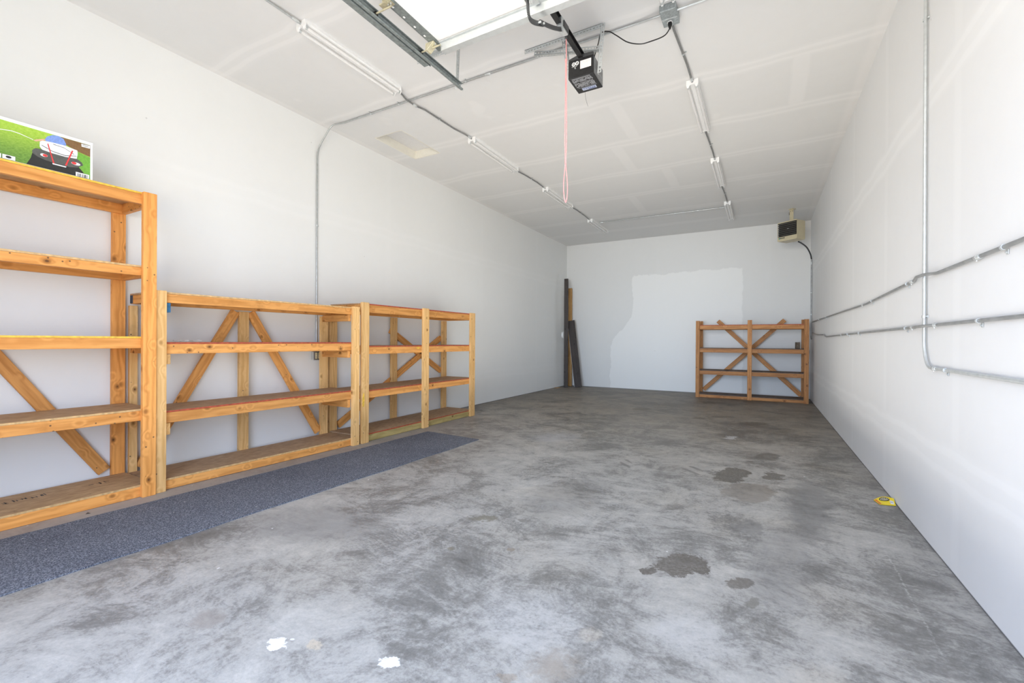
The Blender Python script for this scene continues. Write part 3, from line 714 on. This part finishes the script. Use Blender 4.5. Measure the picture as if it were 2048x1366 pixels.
# ================================================================= perforated angle iron
def punched(p0, p1, d1, d2, w=.034, th=.0022, pitch=.028, hole=.011):
    """L-profile with a row of oblong holes in each flange, as a single mesh"""
    bm = bmesh.new(); p0, p1 = Vector(p0), Vector(p1); X = (p1 - p0); L = X.length; X.normalize()
    for d, o in ((Vector(d1), Vector(d2)), (Vector(d2), Vector(d1))):
        d = (d - X * d.dot(X)).normalized(); o = (o - X * o.dot(X)).normalized()
        def quad(a0, a1, b0, b1):
            vs = [bm.verts.new(p0 + X * a + d * b + o * c) for a in (a0, a1) for b in (b0, b1) for c in (0, th)]
            for q in ((0, 1, 3, 2), (4, 6, 7, 5), (0, 4, 5, 1), (2, 3, 7, 6), (0, 2, 6, 4), (1, 5, 7, 3)): bm.faces.new([vs[i] for i in q])
        h0, h1 = w * .5 - hole / 2 + .002, w * .5 + hole / 2 + .002
        quad(0, L, 0, h0); quad(0, L, h1, w)
        n = max(1, int(L / pitch)); pt = L / n
        for k in range(n + 1):
            a = max(0, k * pt - (pt - .017) / 2); b = min(L, k * pt + (pt - .017) / 2); quad(a, b, h0, h1)
    return bm

# ================================================================= garage door, track, opener
DY = 2.785; DZ0 = 3.500; dxa, dxb = -2.235, 0.50
t = thing('garage_door', 'white sectional garage door parked open under the ceiling', 'garage door', (dxa, DY, DZ0))
nsec = 5; sl = .61
for k in range(nsec):
    bm = bmesh.new(); cube(bm, 0, dxb - dxa, -(k + 1) * sl + .004, -k * sl, .0, .045); bevel(bm, .004); sct = mesh_obj('door_section', bm, M_doorw, t)
    bm = bmesh.new(); yA, yB = -(k + 1) * sl + .006, -k * sl - .002
    cube(bm, -.002, .068, yA, yB, -.004, -.0005); cube(bm, -.004, -.0005, yA, yB, -.004, .045); mesh_obj('end_stile', bm, M_galvd, t)
    bm = bmesh.new()
    for q in range(5):
        yy = yA + .07 + q * .11; cube(bm, .012, .024, yy, yy + .016, -.0065, -.0042)
    mesh_obj('stile_slots', bm, M_white, t)
bm = bmesh.new()                                       # hat-shaped stiffening strut along the free edge
prism(bm, [(-.092, -.006), (-.070, -.006), (-.062, -.055), (-.012, -.055), (-.004, -.006), (.004, -.006), (.004, -.010), (-.001, -.010), (-.010, -.060), (-.064, -.060), (-.073, -.010), (-.092, -.010)],
      lambda u, v, d: (d + .069, u - .006, v), dxb - dxa - .14)
mesh_obj('strut', bm, M_galv, t)
bm = bmesh.new(); cube(bm, .070, .074, -.075, -.012, -.058, -.006); mesh_obj('strut_end', bm, M_galvd, t)
for yy, top in ((-.10, True), (-.57, False)):                 # roller brackets with stems and rollers
    bm = bmesh.new()
    if top:
        prism(bm, [(-.032, -.006), (.045, -.006), (.045, -.012), (-.018, -.060), (-.034, -.060)], lambda u, v, d: (u, yy + d - .03, v), .055); bevel(bm, .001)
    else:
        cube(bm, -.006, .050, yy - .035, yy + .03, -.010, -.0045); cube(bm, -.040, .02, yy - .028, yy + .022, -.020, -.0102)
    o = mesh_obj('roller_bracket', bm, M_zinc, t)
    bm = bmesh.new(); tube(bm, [(-.091, yy, -.038), (.09 if top else .05, yy, -.038)], .006, 8); mesh_obj('roller_stem', bm, M_zinc, o, smooth=True)
    bm = bmesh.new(); tube(bm, [(-.105, yy, -.038), (-.091, yy, -.038)], .0165, 14); mesh_obj('roller', bm, M_black, o, smooth=True)
    bm = bmesh.new()
    for q in range(3): tube(bm, [(.018 + .012 * q, yy + .012 * (q % 2), -.013), (.018 + .012 * q, yy + .012 * (q % 2), -.022)], .0055, 6)
    mesh_obj('bolts', bm, M_galv, o, smooth=True)
bm = bmesh.new(); cube(bm, .885, .925, -.27, -.10, -.03, -.0008); cube(bm, .889, .893, -.26, -.20, -.10, -.028); cube(bm, .917, .921, -.26, -.20, -.10, -.028); mesh_obj('arm_bracket', bm, M_galv, t)

tx = -2.318; tz = 3.462
t = thing('door_track', 'grey steel overhead door track along the left side of the garage door', 'track', (tx, 3.225, tz))
bm = bmesh.new()                                        # rolled C-profile, open towards the door
pr = [(.0, -.028), (.006, -.028), (.010, -.022), (.010, -.018), (.007, -.018), (.006, -.024), (.001, -.0255), (-.012, -.024), (-.020, -.012), (-.020, .012), (-.012, .024), (.004, .026), (.010, .020), (.013, .022), (.006, .029), (-.013, .0275), (-.0235, .013), (-.0235, -.013), (-.013, -.0275)]
prism(bm, pr, lambda u, v, d: (u - .012, -d, v), 3.2); mesh_obj('track_rail', bm, M_galvd, t)
bm = bmesh.new(); cube(bm, -.0395, -.0365, -3.2, -.40, -.030, .036); cube(bm, -.085, -.0398, -3.2, -.42, -.030, -.0265); bevel(bm, .0008)
mesh_obj('stiffener_angle', bm, M_galvd, t)
mesh_obj('hanger_angle', punched((-.030, -.035, -.025), (-.030, -.012, H - tz - .004), (-1, 0, 0), (0, -1, 0), .032), M_galv, t)
mesh_obj('ceiling_angle', punched((-.52, -.014, H - tz - .002), (.16, -.014, H - tz - .002), (0, -1, 0), (0, 0, -1), .034), M_galv, t)
bm = bmesh.new(); tube(bm, [(-.045, -.035, .0), (-.005, -.035, .0)], .007, 6); tube(bm, [(-.012, -.006, -.02), (-.012, .012, -.028)], .005, 6); mesh_obj('bolts', bm, M_galv, t)

ox = -1.328
t = thing('garage_door_opener', 'black garage door opener motor unit hung on perforated angle irons', 'door opener', (ox, 3.5, 3.413))
MW, MD, MH = .110, .245, .150
bm = bmesh.new(); cube(bm, -MW, MW, 0, MD, 0, MH); bevel(bm, .004)
mesh_obj('motor_housing', bm, M_blackm, t)
bm = bmesh.new(); cube(bm, MW + .0003, MW + .0012, .012, MD - .006, .006, MH - .008); o = mesh_obj('side_panel', bm, M_mgrey, t)
bm = bmesh.new(); dx = MW + .0013
def sidebar(y0, y1, z0, z1): cube(bm, dx, dx + .0003, y0, y1, z0, z1)
sidebar(.02, .23, .128, .132); sidebar(.02, .23, .118, .121); sidebar(.03, .12, .100, .104); sidebar(.03, .075, .045, .049); sidebar(.02, .22, .028, .032)
for k in range(5): sidebar(.13 + k * .018, .137 + k * .018, .05, .075)
mesh_obj('side_lettering', bm, M_text, o)
bm = bmesh.new(); prism(bm, [(-.108, .150), (-.108, .166), (-.040, .182), (.060, .182), (.108, .176), (.108, .150)], lambda u, v, d: (u, d + .001, v + .0005), .02); mesh_obj('front_flange', bm, M_dgrey, t)
bm = bmesh.new(); cube(bm, -.004, .090, -.0012, -.0003, .062, .128); o = mesh_obj('warning_label', bm, M_label, t)
bm = bmesh.new()
for r_ in range(5):
    for c_ in range(6):
        if random.random() < .85: cube(bm, .006 + c_ * .013, .006 + c_ * .013 + random.uniform(.006, .011), -.0016, -.0013, .070 + r_ * .011, .074 + r_ * .011)
mesh_obj('label_print', bm, M_labelt, o)
bm = bmesh.new()                                        # two-ring emblem
def ring(cx, cz, ro, ri, n=20):
    for k in range(n):
        a, b = 2 * math.pi * k / n, 2 * math.pi * (k + 1) / n
        bm.faces.new([bm.verts.new((cx + r * math.cos(q), -.0008, cz + r * math.sin(q))) for r, q in ((ri, a), (ro, a), (ro, b), (ri, b))])
ring(-.062, .116, .0165, .0095); ring(-.032, .118, .0165, .0095); ring(-.062, .116, .005, .001); ring(-.032, .118, .005, .002)
for k in range(4): cube(bm, -.078 + k * .012, -.070 + k * .012, -.0011, -.0006, .0935, .0965)
mesh_obj('emblem', bm, M_white, t, smooth='keep')
bm = bmesh.new(); tube(bm, [(-.046, -.0008, .078), (-.046, -.010, .078)], .006, 10); mesh_obj('button', bm, M_galv, t, smooth=True)
bm = bmesh.new()                                        # printed instructions under the unit, too small to read
def bl(x0, x1, y0, y1): cube(bm, x0, x1, y0, y1, -.0008, -.0003)
for yy in (.010, .016, .022): bl(-.085, .075, yy, yy + .0022)
rr = random.Random(3)
for r_ in range(14):
    yy = .032 + r_ * .0085; x = -.088
    if r_ in (5,): continue
    while x < .078:
        w_ = rr.uniform(.004, .013); 
        if rr.random() < .86: bl(x, min(x + w_, .085), yy, yy + .0052)
        x += w_ + rr.uniform(.002, .004)
bl(-.08, .085, .158, .161)
mesh_obj('bottom_lettering', bm, M_text, t)
bm = bmesh.new(); cube(bm, -.055, .070, .172, .212, -.0012, -.0003); o = mesh_obj('rating_label', bm, M_blulab, t)
bm = bmesh.new(); cube(bm, .0, .06, .198, .206, -.0016, -.0013)
for k in range(6): cube(bm, -.04 + k * .018, -.032 + k * .018, .180, .190, -.0016, -.0013)
mesh_obj('label_print', bm, M_navy, o)
pts = [(-.045, .230, -.0), (-.043, .236, -.05), (-.036, .250, -.09), (-.030, .262, -.118)]
tube_obj('antenna_wire', catmull(pts, 5), .0012, M_dgrey, t, 6)
# rail above the door, back to the header over the doorway
bm = bmesh.new(); zr = .150
cube(bm, -.019, .019, YF - 3.5 + .002, .055, zr + .004, zr + .010); cube(bm, -.0035, .0035, YF - 3.5 + .002, .055, zr + .010, zr + .052)
cube(bm, -.019, .019, YF - 3.5 + .002, .055, zr + .052, zr + .056)
o = mesh_obj('drive_rail', bm, M_black, t)
bm = bmesh.new(); cube(bm, -.020, .021, -.455, -.325, zr - .012, zr + .062); bevel(bm, .003); cube(bm, -.012, .012, -.44, -.40, zr - .04, zr - .010); tr_ = mesh_obj('trolley', bm, M_galv, t)
bm = bmesh.new(); cube(bm, .0215, .028, -.42, -.33, zr, zr + .045); cube(bm, -.006, .006, -.324, -.305, zr - .02, zr + .02); mesh_obj('trolley_latch', bm, M_dgrey, tr_)
# door arm: straight upper link and curved lower link
P = catmull([(.008, -.432, zr - .028), (.008, -.56, .055), (.008, -.68, .0), (.008, -.79, -.045)], 6)
bm = bmesh.new()
for a, b in zip(P, P[1:]):
    d = (b - a).normalized(); nrm = Vector((1, 0, 0)).cross(d)
    vs = [bm.verts.new(p + Vector((sx * .004, 0, 0)) + nrm * sn * .014) for p in (a, b) for sx in (-1, 1) for sn in (-1, 1)]
    for q in ((0, 1, 3, 2), (4, 6, 7, 5), (0, 4, 5, 1), (2, 3, 7, 6), (0, 2, 6, 4), (1, 5, 7, 3)): bm.faces.new([vs[i] for i in q])
mesh_obj('door_arm', bm, M_dgrey, t)
P = catmull([(-.002, -.72, -.015), (-.002, -.86, -.088), (-.002, -.93, -.098), (-.002, -.952, -.02), (-.002, -.960, .035)], 7)
bm = bmesh.new()
for a, b in zip(P, P[1:]):
    d = (b - a).normalized(); nrm = Vector((1, 0, 0)).cross(d)
    vs = [bm.verts.new(p + Vector((sx * .004, 0, 0)) + nrm * sn * .015) for p in (a, b) for sx in (-1, 1) for sn in (-1, 1)]
    for q in ((0, 1, 3, 2), (4, 6, 7, 5), (0, 4, 5, 1), (2, 3, 7, 6), (0, 2, 6, 4), (1, 5, 7, 3)): bm.faces.new([vs[i] for i in q])
mesh_obj('door_arm', bm, M_dgrey, t)
bm = bmesh.new()
for yy, zz in ((-.745, -.03), (-.80, -.055)): tube(bm, [(-.012, yy, zz), (.022, yy, zz)], .007, 8)
mesh_obj('arm_bolts', bm, M_galv, t, smooth=True)
# hangers
hz = H - 3.413 - .003
mesh_obj('hanger_angle', punched((.118, .068, .03), (.150, .064, hz), (1, 0, 0), (0, 1, 0), .034), M_galv, t)
mesh_obj('hanger_angle', punched((-.112, .075, .06), (-.182, .098, hz), (-1, 0, 0), (0, 1, 0), .032), M_galv, t)
mesh_obj('ceiling_angle', punched((-.56, .066, hz + .001), (.16, .066, hz + .001), (0, 1, 0), (0, 0, -1), .036), M_galv, t)
mesh_obj('diagonal_brace', punched((-.49, .112, hz - .04), (.135, .106, .240), (0, 0, 1), (0, 1, 0), .034), M_galv, t)

# red release rope
t = thing('release_cord', 'faded red emergency release cord hanging in a long loop from the door opener', 'cord', (ox, 3.187, 3.535))
zl = 2.284 - 3.535
bm = bmesh.new()
tube(bm, catmull([(0, 0, .0), (.004, .0, -.25), (.006, 0, -.5), (.008, 0, -.78), (.004, 0, -.95), (.016, 0, -1.10), (.016, 0, -1.20), (.004, 0, zl), (-.010, 0, -1.20), (-.014, 0, -1.10), (-.002, 0, -.95), (-.006, 0, -.78), (-.004, 0, -.5), (-.003, 0, -.25), (-.004, 0, -.16)], 6), .0034, 6)
mesh_obj('rope', bm, M_rope, t, smooth=True)
bm = bmesh.new(); bmesh.ops.create_uvsphere(bm, u_segments=10, v_segments=7, radius=.010, matrix=Matrix.Translation((0, 0, -.16)) @ Matrix.Diagonal((1, 1, 1.3, 1)))
mesh_obj('knot', bm, M_rope, t, smooth=True)

# ================================================================= heater in the far right corner
th = math.radians(35)
t = thing('unit_heater', 'almond-coloured electric unit heater hung from the ceiling in the back right corner', 'heater', (0.400, 10.215, 3.212), -th)
Wd, Dp, Hh = .193, .25, .375
bm = bmesh.new(); cube(bm, -Wd, Wd, 0, Dp, 0, Hh)
bmesh.ops.bevel(bm, geom=[e for e in bm.edges if abs(e.verts[0].co.y - e.verts[1].co.y) > .1], offset=.022, segments=4, affect='EDGES', profile=.5)
mesh_obj('heater_case', bm, M_heater, t, smooth=True)
bm = bmesh.new(); cube(bm, -Wd + .012, Wd - .006, -.004, -.0004, .085, Hh - .022); gr = mesh_obj('grille', bm, M_louv, t)
for k in range(7):
    zz = .100 + k * .0365
    bm = bmesh.new(); prism(bm, [(-.020, zz), (-.005, zz + .020), (-.0045, zz + .017), (-.0185, zz - .002)], lambda u, v, d: (-Wd + .034 + d, u, v), 2 * Wd - .046); mesh_obj('louvre', bm, M_louv2, gr)
bm = bmesh.new()
for k in range(7): cube(bm, -Wd + .018, -Wd + .028, -.0065, -.0042, .094 + k * .0365, .114 + k * .0365)
mesh_obj('louvre_clips', bm, M_white, gr)
bm = bmesh.new(); prism(bm, ellp(.03, .22, .02, .006, 10), lambda u, v, d: (u, -.022 + d, v), .001); mesh_obj('fan_hub_glint', bm, M_galv, gr)
bm = bmesh.new(); cube(bm, -Wd + .060, -Wd + .145, -.0022, -.0004, .048, .070)
mesh_obj('name_plate', bm, M_ink, t)
bm = bmesh.new(); cube(bm, -Wd + .026, -Wd + .058, -.0022, -.0004, .048, .068); mesh_obj('teal_badge', bm, plain('teal', (.02, .22, .2)), t)
bm = bmesh.new()
for k, w_ in ((.068, .008), (.080, .012), (.096, .006), (.106, .010), (.122, .012)): cube(bm, -Wd + k, -Wd + k + w_, -.003, -.0024, .055, .063)
mesh_obj('name_lettering', bm, M_cream, t)
bm = bmesh.new(); hb = H - 3.212
cube(bm, -.036, .036, .13, .145, Hh - .002, hb - .012); cube(bm, -.045, .045, .10, .20, hb - .012, hb - .001); bevel(bm, .002); o = mesh_obj('hanging_bracket', bm, M_heater, t)
bm = bmesh.new()
for x in (-.018, .022): tube(bm, [(x, .1305, hb - .05), (x, .124, hb - .05)], .006, 8)
cube(bm, -.046, -.037, .128, .15, hb - .11, hb - .06)
mesh_obj('bracket_bolts', bm, M_pin, o)
pts = [(.600, 10.42, 3.205), (.66, 10.52, 3.185), (.76, 10.72, 3.13), (.838, 10.95, 3.03), (xr - .006, 11.06, 2.945)]
t = thing('flexible_cable', 'dark flexible cable curving from the heater into the corner conduit', 'cable', pts[0])
tube_obj('cable_sheath', [p - Vector(pts[0]) for p in catmull(pts)], .0135, M_dgrey, t, 10)

# ================================================================= odds and ends in the left back corner
board_l = board('plank', None, (-4.514, 10.95, 0.003), (-4.532, 10.985, 2.866), (1, 0, 0), .108, .03, W_dark)
tag(board_l, 'tall dark grey plank upright in the back left corner', 'plank')
o = board('timber', None, (-4.553, 11.32, 0.003), (-4.588, 11.40, 2.66), (1, 0, 0), .108, .038, W_tan)
tag(o, 'tan timber stud standing behind the tall dark plank', 'timber')
t = thing('plank', 'short dark plank leaning at a slant in front of the tan timber', 'plank', (-4.226, 11.10, 0))
o = board('plank_face', t, (0, 0, .006), (-.271, .14, 1.772), (1, 0, 0), .196, .02, W_dark)
e = board('pale_edge', t, (-.1015, .0, .006), (-.3725, .14, 1.772), (1, 0, 0), .006, .019, M_cord, 0)
t = thing('round_cover', 'white round cover plate on the left wall beside the tall dark plank', 'wall plate', (XL, 11.22, 1.385))
bm = bmesh.new(); tube(bm, [(.001, 0, 0), (.03, 0, 0), (.045, 0, 0), (.052, 0, 0)], [.095, .095, .085, .05], 24); mesh_obj('cover', bm, M_white, t, smooth=True)
bm = bmesh.new(); tube(bm, [(.0522, 0, 0), (.055, 0, 0)], .008, 8); mesh_obj('mounting_screw', bm, M_galv, t)
bm = bmesh.new(); rr = random.Random(5)
for k in range(5):
    x, y = rr.uniform(-.06, .06), rr.uniform(-.05, .05); a = rr.uniform(0, 3)
    cube(bm, x, x + .05, y, y + .018, .0005, .016)
bmesh.ops.transform(bm, matrix=Matrix.Rotation(.5, 4, 'Z'), verts=bm.verts)
o = mesh_obj('wood_scraps', bm, M_chip); o.location = (-4.655, 10.66, 0); tag(o, 'few small brown wood chips on the floor by the far left corner', 'wood chips', kind='stuff')
bm = bmesh.new()
vs = [bm.verts.new(v) for v in ((-.012, 0, .001), (0, -.008, .004), (.016, 0, .001), (0, .008, .005), (0, 0, .010))]
for a, b in ((0, 1), (1, 2), (2, 3), (3, 0)): bm.faces.new((vs[a], vs[b], vs[4]))
bm.faces.new((vs[0], vs[3], vs[2], vs[1]))
o = mesh_obj('dry_leaf', bm, M_leaf); o.location = (-4.085, 1.265, 0); o.rotation_euler = (0, 0, 1.2); tag(o, 'tiny dark dry leaf on the floor between runner and tall shelves', 'leaf')

# yellow packet by the right wall
A, B, Cc, D, E_ = (.755, 4.385, .003), (.774, 4.289, .003), (.874, 4.312, .004), (.880, 4.405, .030), (.820, 4.415, .028)
t = thing('yellow_packet', 'flattened yellow card packet with dark emblem lying at the foot of the right wall', 'packet', (.8, 4.33, 0))
o0 = Vector((.8, 4.33, 0))
up = Vector((-.10, -.2, 1)).normalized() * .003
def bil(u, v, h=.0006):                 # u across B->C, v from that edge to the raised A-D edge
    a = Vector(B).lerp(Vector(Cc), u); b = Vector(A).lerp(Vector(D), u)
    return a.lerp(b, v) + Vector((0, .042, .007)) * (v * math.sin(math.pi * u)) - o0 + up * (1 + h / .003)
bm = bmesh.new(); G = 8
g = [[[bm.verts.new(bil(i / G, j / G, hh)) for hh in (-.003, 0)] for j in range(G + 1)] for i in range(G + 1)]
for i in range(G):
    for j in range(G):
        for k in (0, 1): bm.faces.new((g[i][j][k], g[i + 1][j][k], g[i + 1][j + 1][k], g[i][j + 1][k]))
rim = [(i, 0) for i in range(G)] + [(G, j) for j in range(G)] + [(i, G) for i in range(G, 0, -1)] + [(0, j) for j in range(G, 0, -1)]
for (i, j), (k, l) in zip(rim, rim[1:] + rim[:1]): bm.faces.new((g[i][j][0], g[k][l][0], g[k][l][1], g[i][j][1]))
mesh_obj('card', bm, M_ylw, t)
def flat(name, poly, mat, h=.0006):
    bm = bmesh.new(); cu = sum(p[0] for p in poly) / len(poly); cv = sum(p[1] for p in poly) / len(poly)
    c0 = bm.verts.new(bil(cu, cv, h)); vs = [bm.verts.new(bil(u, v, h)) for u, v in poly]
    for i in range(len(vs)): bm.faces.new((c0, vs[i], vs[(i + 1) % len(vs)]))
    return mesh_obj(name, bm, mat, t, smooth='keep')
flat('orange_stripe', [(.02, .05), (.16, .05), (.12, .9), (.02, .9)], M_orng)
flat('emblem_oval', [(.50 + .27 * math.cos(a * .35), .68 + .24 * math.sin(a * .35)) for a in range(18)], M_ink, .0014)
flat('emblem_script', [(.50 + .22 * math.cos(a * .35), .68 + .16 * math.sin(a * .35)) for a in range(18)], M_cream, .0022)
bm = bmesh.new(); tube(bm, catmull([bil(.32 + .045 * k, .68 + .10 * (-1) ** k, .0030) for k in range(9)], 4), .0014, 5); mesh_obj('emblem_lettering', bm, M_ink, t)
flat('barcode_label', [(.72, .12), (.93, .12), (.93, .55), (.74, .55)], M_paper, .0014)
bm = bmesh.new()
for k in range(6):
    u = .735 + k * .027; bm.faces.new([bm.verts.new(bil(a, b, .0028)) for a, b in ((u + .01, .2), (u + .024, .2), (u + .024, .45), (u + .01, .45))])
mesh_obj('barcode_print', bm, M_text, t, smooth='keep')

# ================================================================= light
w = bpy.data.worlds.new('World'); SC.world = w; w.use_nodes = True; nt = w.node_tree
bg = nt.nodes['Background']; tc = nt.nodes.new('ShaderNodeTexCoord'); sp = nt.nodes.new('ShaderNodeSeparateXYZ')
nt.links.new(tc.outputs['Generated'], sp.inputs[0])
rp = nt.nodes.new('ShaderNodeValToRGB'); mr = nt.nodes.new('ShaderNodeMapRange'); mr.inputs[1].default_value = -1; mr.inputs[2].default_value = 1
nt.links.new(sp.outputs[2], mr.inputs[0]); nt.links.new(mr.outputs[0], rp.inputs[0])
r = rp.color_ramp; r.elements[0].position = .46; r.elements[0].color = (1.0, .88, .70, 1); r.elements[1].position = .60; r.elements[1].color = (.50, .66, 1.0, 1)
e = r.elements.new(.5); e.color = (.80, .84, .9, 1)
nt.links.new(rp.outputs[0], bg.inputs[0]); bg.inputs[1].default_value = 8.0
def area(name, loc, rot, sx, sy, power, col, portal=False):
    l = bpy.data.lights.new(name, 'AREA'); l.shape = 'RECTANGLE'; l.size, l.size_y = sx, sy; l.energy = power; l.color = col
    if portal: l.cycles.is_portal = True
    o = bpy.data.objects.new(name, l); o.location = loc; o.rotation_euler = rot; C.objects.link(o); return o
area('doorway_portal', ((DX0 + DX1) / 2, YF - .07, DZ / 2), (math.radians(90), 0, 0), DX1 - DX0, DZ, 1, (1, 1, 1), True)
area('doorway_fill', (-1.7, YF + .05, 1.25), (math.radians(84), 0, 0), 4.0, 2.2, 50, (.66, .79, 1.0))  # added fill lamp in the doorway, on top of the world sky
l = area('low_back_fill', (-1.5, YF + .06, 1.15), (math.radians(88.5), 0, math.radians(2)), 2.8, 1.2, 22, (.44, .69, 1.0)); l.data.spread = math.radians(50)  # added narrow lamp, bluish, to brighten the lower back wall
l = area('high_back_fill', (-1.5, YF + .06, 2.5), (math.radians(91.5), 0, math.radians(2)), 2.8, 1.0, 15, (1.0, .98, .93)); l.data.spread = math.radians(50)  # added narrow lamp, faintly warm, to brighten the upper back wall
area('upward_fill', (-1.6, 3.9, .25), (math.radians(180), 0, 0), 3.8, 7.6, 100, (1.0, .95, .86))  # unseen lamp near the floor, added to lift ceiling and upper walls

# ================================================================= camera
yaw, pitch, roll = 5.11591609e-01, -1.54281471e-03, 5.85207058e-03
fwd = Vector((-math.sin(yaw) * math.cos(pitch), math.cos(yaw) * math.cos(pitch), math.sin(pitch)))
rt = Vector((math.cos(yaw), math.sin(yaw), 0)); up = rt.cross(fwd)
r2 = rt * math.cos(roll) + up * math.sin(roll); u2 = up * math.cos(roll) - rt * math.sin(roll)
cd = bpy.data.cameras.new('Camera'); cd.sensor_width = 36; cd.sensor_fit = 'HORIZONTAL'; cd.lens = 893.273592 * 36 / 2048; cd.clip_start = .05
co = bpy.data.objects.new('Camera', cd); C.objects.link(co)
M = Matrix((r2, u2, -fwd)).transposed().to_4x4(); M.translation = (0, 0, CAM_H); co.matrix_world = M
SC.camera = co
SC.view_settings.view_transform = 'Standard'; SC.view_settings.look = 'None'
SC.view_settings.exposure = 0.0
SC.cycles.max_bounces = 6; SC.cycles.diffuse_bounces = 4; SC.cycles.glossy_bounces = 2; SC.cycles.transmission_bounces = 1
SC.cycles.use_adaptive_sampling = True; SC.cycles.adaptive_threshold = 0.06; SC.cycles.adaptive_min_samples = 12
SC.cycles.caustics_reflective = False; SC.cycles.caustics_refractive = False
SC.cycles.use_denoising = True
